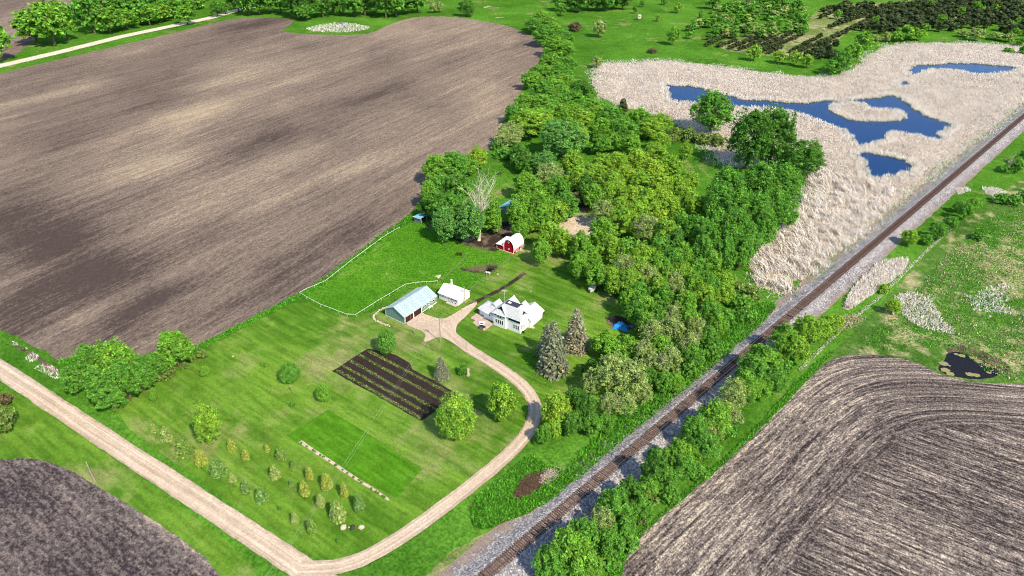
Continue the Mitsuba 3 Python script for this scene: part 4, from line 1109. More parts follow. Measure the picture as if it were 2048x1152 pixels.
b = at(958, 481)
v, f = vase_tree(height_of(b, 337), 0.5, 5)
tag(put('dead_tree', (v + [b[0], b[1], 0], f), 'bleached_wood_material', smooth=True), 'tall bare bleached dead tree with spreading branches beside the red barn', 'tree')
dead('dead_tree', (2010, 345), 308, 0.9, 0.25, 6, 'grey leafless tree at the right edge beyond the track', 0.3, 4)
dead('dead_tree', (1346, 668), 606, 0.5, 0.2, 8, 'bare pale trunk among the woodland trees near the railway', 0.5, 3)
for i, (bx, ty) in enumerate([(936, 425), (946, 430)]):
    b = at(bx, 479 - 2 * i)
    m = MB((b[0], b[1], 0))
    hh = height_of(b, ty)
    m.tube([(0, 0, 0), (0.2, 0.1, hh * 0.4), (0.1, 0.3, hh)], [0.55, 0.36, 0.2], 7)
    tag(m.put('bare_trunk', 'pale_wood_material', smooth=True), 'pale trunk standing at the muddy barnyard edge', 'tree trunk', 'barnyard trunks')


# ------------------------------------------------------------------ reeds, grass and weeds
def blades(poly, n, h, w, lean, tone, seed, hue=0.2, amt=0.2, wind=(0, 0), patch=0.0, gaps=0.0):
    g = np.random.default_rng(seed)
    p = scatter(poly, n, g)
    import meshkit
    if patch:
        q = meshkit.fbm(np.column_stack([p / 9.0, np.zeros(len(p))]), 3, seed)
        p = p[q > patch]
    if gaps:
        q = meshkit.fbm(np.column_stack([p / 2.3, np.full(len(p), 5.0)]), 2, seed + 1)
        p = p[q > gaps]
    n = len(p)
    a = g.random(n) * 2 * np.pi
    hh = h * g.uniform(0.55, 1.2, n)
    ww = w * g.uniform(0.6, 1.4, n)
    la = g.random(n) * 2 * np.pi
    dx = np.cos(la) * lean * hh + wind[0] * hh * g.uniform(0.4, 1.2, n)
    dy = np.sin(la) * lean * hh + wind[1] * hh * g.uniform(0.4, 1.2, n)
    z0 = np.full(n, 0.05)
    base = np.column_stack([p, z0])
    side = np.column_stack([np.cos(a), np.sin(a), np.zeros(n)]) * ww[:, None] / 2
    top = base + np.column_stack([dx, dy, hh])
    mid = base + np.column_stack([dx * 0.35, dy * 0.35, hh * 0.6])
    v = np.stack([base - side * 0.6, base + side * 0.6, mid + side, mid - side, top], 1)
    i = np.arange(n)[:, None] * 5
    f = np.concatenate([i + [0, 1, 2], i + [0, 2, 3], i + [3, 2, 4]])
    c = tint(n, TONES[tone], g, None, amt, hue)
    return v.reshape(-1, 3), f, np.repeat(c, 5, axis=0)


def grow(name, parts, label, cat, bsdf='leaf_material'):
    vs, fs, cs, n = [], [], [], 0
    for v, f, c in parts:
        vs.append(v)
        fs.append(f + n)
        cs.append(c)
        n += len(v)
    key = put(name, (np.vstack(vs), np.vstack(fs)), bsdf, color=np.vstack(cs))
    return tag(key, label, cat, None, 'stuff')


shore = reed_ground.intersection(open_water.buffer(5))
lower = reed_ground.intersection(region([(1480, 620), (1500, 440), (1640, 340), (1800, 380), (1700, 560), (1560, 640)], 0, 0))
grow('reed_bed', [blades(reed_ground, 160000, 0.95, 0.21, 0.6, 'reed', 60, 0.10, 0.20, (-0.15, -0.1), 0.0, 0.27), blades(shore, 15000, 1.6, 0.34, 0.35, 'reed', 61, 0.10, 0.16), blades(lower, 15000, 2.6, 0.26, 0.5, 'reed', 62, 0.10, 0.3, (-0.7, 0.3), 0.0, 0.50),
                  blades(marsh_poly.buffer(3.0).difference(marsh_poly.buffer(-3.0)), 7000, 0.8, 0.3, 0.4, 'weed', 63), blades(marsh_poly.buffer(5.0).difference(marsh_poly), 7000, 1.1, 0.26, 0.6, 'reed', 59, 0.1, 0.2, (0, 0), 0.5), blades(open_water.buffer(1.6).difference(open_water), 3500, 0.8, 0.25, 0.4, 'weed', 58)], 'pale dry reeds covering the marsh around the blue ponds', 'reeds')
grow('pond_weed', [blades(open_water.buffer(-2.0), 420, 0.10, 0.5, 1.2, 'weed', 57, 0.4, 0.4, (0, 0), 0.45)], 'scattered floating weed on the blue marsh ponds', 'water weed')
rail_reeds = region([(1682, 612), (1722, 560), (1762, 525), (1800, 520), (1822, 522), (1790, 560), (1740, 592), (1700, 622)], 1, 0.5)
patches = [region(p, 1, 0.8) for p in ([(1805, 595), (1818, 566), (1848, 560), (1872, 585), (1920, 592), (1925, 600), (1870, 600), (1850, 600)], [(1803, 600), (1830, 590), (1872, 620), (1918, 655), (1900, 664), (1840, 650), (1805, 622)], [(1920, 380), (2002, 380), (1990, 393), (1930, 393)], [(1950, 600), (2048, 560), (2100, 620), (2048, 660), (1980, 650)])]
grow('reed_patch', [blades(rail_reeds, 3600, 1.6, 0.30, 0.4, 'reed', 64, 0.1), *[blades(p.buffer(2.5), 2300, 0.8, 0.28, 0.8, 'reed', 65 + i, 0.1, 0.2, (0.3, -0.2), 0.44) for i, p in enumerate(patches)]], 'pale dry reeds in patches right of the railway', 'reeds')
ditch = region([(936, 1015), (1000, 965), (1061, 908), (1085, 930), (1150, 950), (1130, 985), (1080, 1015), (1040, 1035), (950, 1070)], 1, 0.5)
brush_a = region([(1022, 1003), (1035, 970), (1050, 955), (1085, 945), (1108, 940), (1085, 975), (1050, 1000)], 1, 0.4)
weedstrip = region([(1108, 965), (1180, 890), (1260, 820), (1340, 760), (1430, 700), (1500, 610), (1560, 605), (1530, 645), (1450, 715), (1380, 775), (1300, 840), (1220, 905), (1140, 975)], 1, 0.6)
rightweeds = region([(1190, 1170), (1250, 1100), (1330, 1020), (1420, 945), (1520, 850), (1600, 755), (1680, 690), (1640, 735), (1540, 840), (1410, 965), (1300, 1052), (1255, 1110), (1240, 1170)], 1, 0.4)
grow('ditch_weeds', [blades(ditch.difference(brush_a), 9000, 0.9, 0.20, 0.6, 'weed', 70, 0.2, 0.25), blades(weedstrip, 9000, 1.0, 0.24, 0.6, 'weed', 71, 0.3, 0.25), blades(rightweeds, 9000, 0.55, 0.2, 0.6, 'weed', 72, 0.25, 0.25)], 'dense green weeds in the ditches on both sides of the railway', 'weeds')
margin = lf_poly.buffer(3.0).difference(lf_poly).intersection(region([(120, 830), (120, 650), (500, 560), (800, 380), (900, 470), (700, 560), (620, 640), (400, 760)], 0, 0))
grow('tall_grass', [blades(pasture_poly, 16000, 0.22, 0.2, 0.8, 'pasture', 73, 0.3, 0.15), blades(margin, 6000, 0.7, 0.24, 0.5, 'weed', 74, 0.25, 0.2)], 'lush green grass of the pasture and the field margin', 'grass')
rm = region([(1700, 700), (1800, 620), (1900, 500), (2000, 420), (2100, 420), (2100, 760), (1990, 760), (1900, 690), (1790, 705)], 1, 0.5)
grow('rough_grass', [blades(rm, 9000, 0.5, 0.26, 0.8, 'tan', 75, 0.2, 0.25, (0.2, -0.1), 0.5), blades(rm, 16000, 0.45, 0.26, 0.6, 'weed', 76, 0.25, 0.25)], 'rough green and straw coloured grass of the meadow right of the railway', 'grass')
fence_line = LineString([at(1600, 740)[:2], at(1690, 652)[:2], at(1765, 590)[:2], at(1852, 503)[:2], at(1905, 455)[:2]]).buffer(0.5)
verge_l = region([(1000, 1060), (1040, 1030), (1120, 968), (1150, 965), (1060, 1050), (990, 1110)], 1, 0.4)
grow('dry_grass', [blades(fence_line, 1500, 0.4, 0.2, 0.7, 'reed', 77, 0.2), blades(region([(5, 672), (60, 700), (120, 740), (125, 765), (60, 735), (5, 695)], 1, 0.5), 1100, 0.4, 0.2, 0.6, 'reed', 78, 0.2, 0.2, (0, 0), 0.5), blades(region([(1640, 650), (1700, 625), (1740, 640), (1700, 660), (1660, 672)], 1, .3), 700, 0.7, 0.2, 0.6, 'tan', 79)], 'strips of straw coloured dead grass along fence lines', 'grass')
isl = region([(610, 58), (640, 50), (680, 46), (720, 50), (745, 55), (720, 64), (660, 66), (618, 62)], 1, 0.5)
grow('reed_patch', [blades(isl, 1500, 1.2, 0.5, 0.5, 'reed', 80, 0.1, 0.15)], 'pale reeds around the small wet hollow at the far end of the plowed field', 'reeds')
for a, b in [((676, 742), (840, 836)), ((688, 733), (853, 826)), ((703, 723), (868, 818)), ((718, 710), (883, 801)), ((738, 703), (898, 787))]:
    ln = LineString([at(*a)[:2], at(*b)[:2]]).buffer(0.46)
    grow('crop_row', [blades(ln, 1000, 0.24, 0.22, 0.7, 'row', 81 + a[0], 0.5, 0.3, (0, 0), 0.22), blades(ln, 300, 0.2, 0.2, 0.7, 'tan', 82 + a[0], 0.3, 0.3, (0, 0), 0.40)], f'green weedy planting row on the dark garden bed, {["lowest", "second", "middle", "fourth", "uppermost"][[676, 688, 703, 718, 738].index(a[0])]} of five', 'crop row')
g = np.random.default_rng(31)
for i in range(19):
    t = min(0.99, (i + 0.5) / 19 + 0.02 * g.normal())
    V(600 + 178 * t + g.uniform(-1, 1), 885 + 116 * t + g.uniform(-1, 1), 882.5 + 116 * t - g.random(), 3.5 + 3.5 * g.random(), 'shrubdark', 'tiny dark bedding plant in the gravel strip beside the turf', 'bedding plants in the gravel strip', 'plant', name='bedding_plant')

# ------------------------------------------------------------------ buildings
BDEG = -34.0


def window(parent, origin, deg, u, v0, z0, z1, w, face, cols=1, rows=1, frame='white_paint_material'):
    """A framed window on a wall. face 'v': wall plane v = v0 looking towards -v, u is its centre; face 'u': wall plane u looking towards +u, v0 is its centre."""
    f, p = MB(origin, deg), MB(origin, deg)
    t = 0.09
    if face == 'v':
        B = lambda m, a, b, c, d, o0, o1: m.box(u + a, u + b, v0 - o1, v0 - o0, c, d)
    else:
        B = lambda m, a, b, c, d, o0, o1: m.box(u + o0, u + o1, v0 + a, v0 + b, c, d)
    h = w / 2
    B(p, -h + t, h - t, z0 + t, z1 - t, 0.004, 0.03)
    B(f, -h, h, z0, z0 + t, 0, 0.07)
    B(f, -h, h, z1 - t, z1, 0, 0.07)
    B(f, -h, -h + t, z0 + t, z1 - t, 0, 0.07)
    B(f, h - t, h, z0 + t, z1 - t, 0, 0.07)
    for i in range(1, cols):
        x = -h + w * i / cols
        B(f, x - .03, x + .03, z0 + t, z1 - t, 0.03, 0.06)
    for i in range(1, rows):
        z = z0 + (z1 - z0) * i / rows
        B(f, -h + t, h - t, z - .03, z + .03, 0.03, 0.06)
    k = f.put('window', frame, parent)
    p.put('pane', 'window_glass_material', k)
    return k


# green pole barn with the metal roof
o = at(809.9, 648.2)
D = -35.5
k = 'green_shed'
tag(k, 'long green shed with pale blue ribbed metal roof beside the gravel yard', 'shed')
LU, LV, EZ, RZ = -7.95, 14.6, 2.65, 4.75
m = MB(o, D)
m.box(LU, LU + .12, 0, LV, 0, EZ)
m.box(-.12, 0, 8.0, LV, 0, EZ).box(-.12, 0, 0, .35, 0, EZ).box(-.12, 0, 3.75, 4.1, 0, EZ).box(-.12, 0, 7.45, 8.0, 0, EZ).box(-.12, 0, .35, 7.45, 2.3, EZ)
for y0 in (0, LV - .12):
    m.box(LU + .12, -.12, y0, y0 + .12, 0, EZ)
    m.poly([(LU, y0, EZ), (0, y0, EZ), (LU / 2, y0, RZ)]).poly([(LU, y0 + .12, EZ), (LU / 2, y0 + .12, RZ), (0, y0 + .12, EZ)])
m.put('wall', 'green_siding_material', k)
OV, OE = 0.32, 0.40
sl = (RZ - EZ) / (LU / -2)
rk = MB(o, D)
rk.box(LU / 2 - .12, LU / 2 + .12, -OV - .02, LV + OV + .02, RZ + .075, RZ + .12)
rk = rk.put('roof', 'metal_roof_pale_material', k)
npan = 14
for sd in (-1, 1):
    for i in range(npan):
        y0, y1 = -OV + (LV + 2 * OV) * i / npan, -OV + (LV + 2 * OV) * (i + 1) / npan - 0.012
        x0, x1 = LU / 2, (0 + OE if sd > 0 else LU - OE)
        z1 = RZ - abs(x1 - x0) * sl
        q = MB(o, D)
        q.slab([(x0, y0, RZ + .07), (x1, y0, z1 + .07), (x1, y1, z1 + .07), (x0, y1, RZ + .07)], .05)
        for yr in (y0 + .03, (y0 + y1) / 2):
            q.beam((x0, yr, RZ + .085), (x1, yr, z1 + .085), .05, .04)
        q.put('panel', 'metal_roof_material' if (i * 5 + (sd > 0)) % 3 else 'metal_roof_pale_material', rk)
t = MB(o, D)
for y0 in (-.03, LV):
    for x0 in (LU - .02, -.1):
        t.box(x0, x0 + .12, y0 - (.0 if y0 > 0 else 0), y0 + .03, 0, EZ - .02)
t.box(-.02, .03, .30, .40, 0, 2.4).box(0.001, .04, 3.7, 4.15, 0, 2.5).box(0.001, .04, 7.4, 7.6, 0, 2.5).box(0.001, .035, .40, 7.4, 2.3, 2.42).box(0.001, .03, 7.62, LV, 0, .22).box(LU, 0, -.03, -.001, 0, .16)
t.pieces('trim', 'white_paint_material', k)
for y0, y1 in ((.40, 2.35), (4.16, 7.39)):
    q = MB(o, D)
    q.box(-.20, -.10, y0, y1, 0.03, 2.3)
    for zz in (.6, 1.15, 1.7):
        q.box(-.10, -.07, y0, y1, zz - .02, zz + .02)
    q.put('garage_door', 'brown_door_material', k)
q = MB(o, D)
q.box(-.16, -.05, 2.36, 2.62, 0, 2.3).box(-.09, -.04, 2.62, 3.7, 0.03, 2.28)
tag(q.put('door', 'brown_door_material', k))
q = MB(o, D)
q.box(-.05, .02, 2.42, 2.62, 0, 2.29)
tag(q.put('door_post', 'orange_wood_material', k))
for yc, w in ((9.0, 1.7), (11.1, .9), (12.9, 1.7)):
    window(k, o, D, 0.0, yc, 1.25, 2.0, w, 'u', 2)
q = MB(o, D)
q.box(0.05, 1.1, .5, 7.5, 0.0, .17)
q.put('door_apron', 'concrete_material', k)
q = MB(o, D)
q.box(.05, .75, 10.4, 12.0, .42, .50).box(.1, .7, 10.5, 10.6, 0, .42).box(.1, .7, 11.8, 11.9, 0, .42)
tag(q.put('bench', 'white_paint_material'), 'small white bench against the green shed wall', 'bench')

# white shed
o = at(916.2, 611.7)
D = BDEG
k = 'white_shed'
tag(k, 'small white shed with white metal roof and cross braced door beside the green shed', 'shed')
LU, LV, EZ, RZ = -7.7, 6.1, 2.4, 4.1
m = MB(o, D)
m.box(LU, 0, 0, .12, 0, EZ).box(LU, 0, LV - .12, LV, 0, EZ).box(LU, LU + .12, .12, LV - .12, 0, EZ).box(-.12, 0, .12, LV - .12, 0, EZ)
for x0 in (LU, -.12):
    m.poly([(x0, 0, EZ), (x0, LV / 2, RZ), (x0, LV, EZ)]).poly([(x0 + .12, 0, EZ), (x0 + .12, LV, EZ), (x0 + .12, LV / 2, RZ)])
m.put('wall', 'white_paint_material', k)
r = MB(o, D)
r.box(LU - .3, .3, LV / 2 - .1, LV / 2 + .1, RZ + .07, RZ + .11)
rk = r.put('roof', 'white_metal_material', k)
sl = (RZ - EZ) / (LV / 2)
for sd in (0, 1):
    for i in range(8):
        x0, x1 = LU - .3 + (-LU + .6) * i / 8, LU - .3 + (-LU + .6) * (i + 1) / 8 - .015
        yv = -.35 if sd == 0 else LV + .35
        ze = RZ - abs(yv - LV / 2) * sl
        MB(o, D).slab([(x0, LV / 2, RZ + .06), (x1, LV / 2, RZ + .06), (x1, yv, ze + .06), (x0, yv, ze + .06)], .05).put('panel', 'white_metal_material', rk)
q = MB(o, D)
q.box(-2.75, -.35, -.05, -.001, .12, 2.15)
dk = q.put('door', 'grey_metal_material', k)
q = MB(o, D)
for x0, x1 in ((-2.75, -1.57), (-1.53, -.35)):
    q.beam((x0, -.07, .2), (x1, -.07, 2.1), .12, .04).beam((x0, -.075, 2.1), (x1, -.075, .2), .12, .04)
    q.box(x0, x1, -.09, -.05, .12, .24).box(x0, x1, -.09, -.05, 2.03, 2.15).box(x0, x0 + .1, -.09, -.05, .24, 2.03).box(x1 - .1, x1, -.09, -.05, .24, 2.03)
q.put('brace', 'white_paint_material', dk)
q = MB(o, D)
q.box(-3.9, -3.0, -.06, -.001, .12, 2.05)
tag(q.put('door', 'cream_paint_material', k))
window(k, o, D, -6.0, 0.0, 1.2, 1.95, .8, 'v', 2, 2)
window(k, o, D, -3.45, -.06, 1.3, 1.95, .55, 'v', 1, 2)
MB(o, D).box(-4.2, -.2, -1.0, -.1, 0, .16).put('step', 'concrete_material', k)
q = MB(o, D)
q.box(-6.35, -5.85, LV / 2 + 1.35, LV / 2 + 1.85, RZ - 1.0, RZ + 1.1).box(-6.4, -5.8, LV / 2 + 1.3, LV / 2 + 1.9, RZ + 1.1, RZ + 1.2)
q.put('chimney', 'cream_paint_material', k)

# farm house
o = at(1040.3, 667.7)
k = 'farm_house'
tag(k, 'white two storey farm house with pale grey shingle roofs and a flat dark roof deck', 'house')
E2 = 4.75
m = MB(o, D)
m.box(-9.3, -4.85, -.55, 6.4, 0, E2).box(-4.85, 0, 0, 4.1, 0, E2 - .002)
m.box(-4.85, 0, 4.1, 6.4, 2.4, E2 - .004)
tag(m.put('wall', 'white_paint_material', k))
w = MB(o, D)
w.box(-5.2, .95, 4.12, 10.9, 0, 2.65)
w.poly([(-5.2, 10.9, 2.65), (.95, 10.9, 2.65), (-2.1, 10.9, 4.4)])
w.put('wing_wall', 'white_paint_material', k)
w = MB(o, D)
w.box(-16.1, -13.9, 1.65, 6.2, 0, 2.55).box(-13.9, -9.32, .85, 6.3, 0, 2.552)
w.put('wing_wall', 'white_paint_material', k)
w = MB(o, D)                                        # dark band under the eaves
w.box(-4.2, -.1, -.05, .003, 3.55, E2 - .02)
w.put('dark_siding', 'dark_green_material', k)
# roofs
A = 7.35
r = MB(o, D)
EO = .4
r.slab([(-9.7, -.4, E2), (.4, -.4, E2), (-2.4, 2.0, A), (-6.6, 2.0, A)], .1)
r.slab([(.4, -.4, E2), (.4, 4.5, E2), (.4, 6.6, E2), (-2.4, 4.0, A), (-2.4, 2.0, A)], .1)
r.slab([(.4, 6.7, E2), (-9.7, 6.7, E2), (-6.6, 4.0, A), (-2.4, 4.0, A)], .1)
r.slab([(-9.7, 6.7, E2), (-9.7, -.4, E2), (-6.6, 2.0, A), (-6.6, 4.0, A)], .1)
rk = r.put('roof', 'shingle_material', k)
q = MB(o, D)                                        # gable roof of the front bay, ridge running back
ub = -7.05
q.slab([(ub, .55, 7.15), (ub, 2.3, 7.2), (-4.45, -.1, E2 - .05), (-4.45, -.95, E2 - .05)], .1)
q.slab([(ub, 2.3, 7.2), (ub, .55, 7.15), (-9.72, -.95, E2 - .05), (-9.72, 1.0, E2 - .05)], .1)
q.slab([(-9.75, -1.0, E2 - .03), (-4.4, -1.0, E2 - .03), (-5.55, .42, 5.62), (-8.6, .42, 5.62)], .1)
q.put('bay_roof', 'shingle_material', rk)
q = MB(o, D)
q.poly([(-8.62, .40, 5.6), (-5.52, .40, 5.6), (ub, .50, 7.1)])
q.put('gablet', 'dark_green_material', rk)
q = MB(o, D)
q.slab([(-1.7, 2.05, 7.25), (-.32, 2.05, 7.0), (.36, .45, 5.3), (-.9, .3, 5.55)], .1).slab([(-.32, 2.05, 7.0), (-1.7, 2.05, 7.25), (-.9, 3.8, 5.55), (.36, 3.65, 5.3)], .1)
q.put('gablet_roof', 'shingle_material', rk)
q = MB(o, D)
q.poly([(-.36, .75, 5.45), (-.36, 3.35, 5.45), (-.38, 2.05, 6.9)])
q.put('gablet', 'dark_green_material', rk)
q = MB(o, D)
q.box(-6.75, -2.3, 1.9, 4.1, A - .06, A + .03)
dk = q.put('roof_deck', 'dark_deck_material', rk)
MB(o, D).box(-6.2, -5.2, 2.5, 3.3, A + .03, A + .16).put('skylight', 'white_metal_material', dk)
q = MB(o, D)                                        # rear cross gable
q.slab([(-6.8, 3.9, 7.55), (-6.8, 7.0, 7.55), (-4.3, 7.0, 5.1), (-4.3, 3.9, 5.1)], .1).slab([(-6.8, 7.0, 7.55), (-6.8, 3.9, 7.55), (-9.3, 3.9, 5.1), (-9.3, 7.0, 5.1)], .1)
q.poly([(-9.2, 6.8, E2), (-6.8, 6.8, 7.4), (-4.4, 6.8, E2)])
q.put('rear_gable_roof', 'shingle_material', rk)
q = MB(o, D)
q.slab([(-2.1, 4.0, 4.5), (-2.1, 11.3, 4.5), (1.4, 11.3, 2.6), (1.4, 4.0, 2.6)], .1).slab([(-2.1, 11.3, 4.5), (-2.1, 4.0, 4.5), (-5.6, 4.0, 2.6), (-5.6, 11.3, 2.6)], .1)
q.put('wing_roof', 'shingle_material', rk)
q = MB(o, D)
q.slab([(-3.8, 6.5, 6.0), (-3.8, 8.6, 6.0), (-1.9, 8.6, 4.3), (-1.9, 6.5, 4.3)], .1).slab([(-3.8, 8.6, 6.0), (-3.8, 6.5, 6.0), (-5.9, 6.5, 4.0), (-5.9, 8.6, 4.0)], .1)
q.poly([(-2.2, 8.5, 4.3), (-3.8, 8.5, 5.9), (-5.6, 8.5, 4.2), (-5.6, 8.5, 2.6), (-2.2, 8.5, 2.6)])
q.put('rear_gable_roof', 'shingle_material', rk)
q = MB(o, D)
q.slab([(-16.5, 1.2, 2.5), (-13.2, .45, 2.5), (-9.3, .45, 2.5), (-9.3, 3.7, 4.1), (-14.6, 3.7, 4.1)], .1)
q.slab([(-16.5, 6.4, 2.5), (-16.5, 1.2, 2.5), (-14.6, 3.7, 4.1)], .1)
q.slab([(-9.3, 6.5, 2.5), (-16.5, 6.4, 2.5), (-14.6, 3.7, 4.1), (-9.3, 3.7, 4.1)], .1)
q.put('wing_roof', 'shingle_material', rk)
q = MB(o, D)
q.slab([(-11.9, 3.0, 4.9), (-11.9, 6.4, 4.9), (-10.0, 6.4, 3.1), (-10.0, 3.0, 3.1)], .1).slab([(-11.9, 6.4, 4.9), (-11.9, 3.0, 4.9), (-13.8, 3.0, 3.1), (-13.8, 6.4, 3.1)], .1)
q.poly([(-13.6, 6.3, 2.6), (-11.9, 6.3, 4.8), (-10.2, 6.3, 2.6)]).poly([(-13.6, 3.1, 3.2), (-10.2, 3.1, 3.2), (-11.9, 3.1, 4.8)])
q.put('rear_gable_roof', 'shingle_material', rk)
q = MB(o, D)
for a, b in [((-9.7, -.98, E2 - .08), (-4.4, -.98, E2 - .08)), ((-4.4, -.42, E2 - .06), (.42, -.42, E2 - .06)), ((.42, -.42, E2 - .06), (.42, 4.4, E2 - .06)), ((1.42, 4.0, 2.52), (1.42, 11.3, 2.52)), ((-16.5, 1.15, 2.4), (-13.2, .42, 2.4)), ((-13.2, .42, 2.4), (-9.4, .42, 2.4)), ((-2.1, 11.32, 4.44), (1.4, 11.32, 2.54))]:
    q.beam(a, b, .06, .16)
q.pieces('fascia', 'white_paint_material', rk)
for uu in (-8.6, -7.45, -6.65, -5.45):
    window(k, o, D, uu, -.55, 3.35 if -8 < uu < -6 else 3.75, 4.55, .95 if -8 < uu < -6 else 1.2, 'v', 1, 2 if -8 < uu < -6 else 1)
for uu in (-8.2, -7.45, -6.7, -5.95):
    window(k, o, D, uu, -.55, 1.1, 2.75, .62, 'v')
for uu in (-2.15, -1.4, -.65):
    window(k, o, D, uu, 0.0, 1.1, 2.75, .62, 'v')
for vv in (.7, 1.85, 2.5, 3.55):
    window(k, o, D, 0.0, vv, 3.3 if 1 < vv < 3 else 3.7, 4.5, .5 if 1 < vv < 3 else .8, 'u', 1, 2 if 1 < vv < 3 else 1)
for vv in (.75, 1.4, 2.05):
    window(k, o, D, 0.0, vv, 1.1, 2.75, .5, 'u')
window(k, o, D, -11.7, .85, 1.4, 2.1, .6, 'v')
window(k, o, D, -9.65, .85, 1.0, 2.3, .35, 'v')
window(k, o, D, .95, 9.9, 1.8, 2.2, .4, 'u')
MB(o, D).box(-14.5, -13.95, 1.58, 1.64, .1, 2.1).put('door', 'grey_metal_material', k)
MB(o, D).box(.96, 1.9, 4.2, 5.2, 0, .18).put('step', 'concrete_material', k)
q = MB(o, D)                                        # rooftop aerial
q.tube([(-9.0, 4.9, 5), (-9.0, 4.9, 9.6)], .04, 5).beam((-9.9, 4.9, 9.3), (-8.1, 4.9, 9.6), .04)
for i in range(6):
    x = -9.8 + i * .32
    q.beam((x, 4.4, 9.35 + i * .05), (x, 5.4, 9.35 + i * .05), .03)
q.put('aerial', 'white_metal_material', k)
q = MB(o, D)
q.box(.2, .75, .6, 1.15, 0, .55).box(.3, .65, .7, 1.05, .55, .7)
tag(q.put('black_utility_box', 'black_iron_material'), 'small black box on the grass at the near corner of the farm house', 'box')
# patio and its furniture
patio = [(945, 645), (963, 660.5), (970, 662), (987, 649), (969, 636), (961, 630), (953, 627), (941, 637), (951, 641)]
pk = tag(put('patio', flat(region(patio, 0, 0), 0.12), 'patio_material'), kind='structure')
pp = [at(*q)[:2] for q in patio]
ua = np.array([math.cos(math.radians(D)), math.sin(math.radians(D))])
va = np.array([-ua[1], ua[0]])
pg = region(patio, 0, 0)
for i in range(-20, 4):
    for j in range(-8, 6):
        c = o[:2] + ua * (i * 0.9) + va * (j * 0.9)
        if pg.buffer(-.45).contains(Point(*c)):
            MB((c[0], c[1], 0), D).box(-.44, .44, -.44, .44, .121, .145).put('slab', 'patio_material' if (i * 3 + j) % 4 else 'concrete_material', 'patio')


def picnic(px, py, deg, mat, label):
    c = at(px, py, .13)
    k = tag(numbered('picnic_table'), label, 'table')
    o = (c[0], c[1], .145)
    for j in range(4):
        MB(o, deg).box(-.95, .95, -.37 + j * .19, -.21 + j * .19, .70, .74).put('tabletop', mat, k)
    for sgn in (-1, 1):
        MB(o, deg).box(-.95, .95, sgn * .72 - .13, sgn * .72 + .13, .42, .46).put('bench_seat', mat, k)
        m = MB(o, deg)
        m.beam((sgn * .65, -.7, 0), (sgn * .65, -.2, .7), .08).beam((sgn * .65, .7, 0), (sgn * .65, .2, .7), .08).beam((sgn * .65, -.75, .38), (sgn * .65, .75, .38), .07)
        m.put('leg', mat, k)


picnic(964, 648.5, -12, 'white_paint_material', 'white picnic table with benches on the patio')
picnic(964, 656.5, -38, 'black_iron_material', 'dark picnic table at the near edge of the patio')

# red barn
o = at(1027.4, 508.1)
k = 'red_barn'
tag(k, 'red barn with curved white roof, round windows and a low side shed', 'barn')
LU, LV = -4.3, 6.1
c0 = LU / 2
arch = [(LU / 2 * (1 - 0.0) + (-LU / 2) * math.sin(a) * (1 + 0.0), 1.75 + 3.3 * math.cos(a) ** 0.9) for a in np.linspace(-math.pi / 2, math.pi / 2, 15)]
arch = [(x, max(z, 1.75)) for x, z in arch]
m = MB(o, D)
m.box(LU, LU + .1, 0, LV, 0, 1.8).box(-.1, 0, 0, LV, 0, 1.8)
for y in (0.0, LV):
    ring = [(LU, y, 0)] + [(x, y, z) for x, z in arch] + [(0, y, 0)]
    m.poly([(c0, y, .8)] + ring + [ring[0]])
m.put('wall', 'red_paint_material', k)
r = MB(o, D)
big = [(c0 + (x - c0) * 1.07, z + .10) for x, z in arch]
big[0], big[-1] = (big[0][0] - .12, 1.62), (big[-1][0] + .12, 1.62)
for (x0, z0), (x1, z1) in zip(big[:-1], big[1:]):
    r.slab([(x0, -.25, z0), (x0, LV + .3, z0), (x1, LV + .3, z1), (x1, -.25, z1)], .07)
rk = r.put('roof', 'white_metal_material', k)
t = MB(o, D)
for (x0, z0), (x1, z1) in zip(arch[:-1], arch[1:]):
    t.beam((x0, -.06, z0), (x1, -.06, z1), .10, .16)
t.box(-.16, .02, -.04, -.002, 0, 1.8).box(LU, LU + .16, -.04, -.002, 0, 1.8).box(LU, 0, -.045, -.003, 0, .2).box(0.002, .04, 0, .14, .0, 1.6).box(.002, .04, LV - .14, LV, 0, 1.6)
t.pieces('trim', 'white_paint_material', k)
for zc in (1.35, 4.1):
    q, p = MB(o, D), MB(o, D)
    a = np.linspace(0, 2 * math.pi, 17)[:-1]
    ro, ri = .34, .2
    for i in range(16):
        j = (i + 1) % 16
        q.quad((c0 + ro * math.cos(a[i]), -.05, zc + ro * math.sin(a[i])), (c0 + ro * math.cos(a[j]), -.05, zc + ro * math.sin(a[j])), (c0 + ri * math.cos(a[j]), -.05, zc + ri * math.sin(a[j])), (c0 + ri * math.cos(a[i]), -.05, zc + ri * math.sin(a[i])))
        q.quad((c0 + ro * math.cos(a[j]), -.05, zc + ro * math.sin(a[j])), (c0 + ro * math.cos(a[i]), -.05, zc + ro * math.sin(a[i])), (c0 + ro * math.cos(a[i]), 0, zc + ro * math.sin(a[i])), (c0 + ro * math.cos(a[j]), 0, zc + ro * math.sin(a[j])))
    p.poly([(c0 + ri * math.cos(x), -.02, zc + ri * math.sin(x)) for x in a])
    kk = q.put('round_window', 'white_paint_material', k)
    p.put('pane', 'window_glass_material', kk)
for y0, y1 in ((1.5, 3.0), (4.0, 5.8)):
    q = MB(o, D)
    q.box(.004, .05, y0, y1, .08, 1.5)
    dk = q.put('barn_door', 'red_paint_material', k)
    q = MB(o, D)
    q.box(.05, .08, y0, y1, .08, .2).box(.05, .08, y0, y1, 1.38, 1.5).box(.05, .08, y0, y0 + .1, .2, 1.38).box(.05, .08, y1 - .1, y1, .2, 1.38).beam((.07, y0 + .1, .2), (.07, y1 - .1, 1.38), .09, .03)
    q.put('brace', 'white_paint_material', dk)
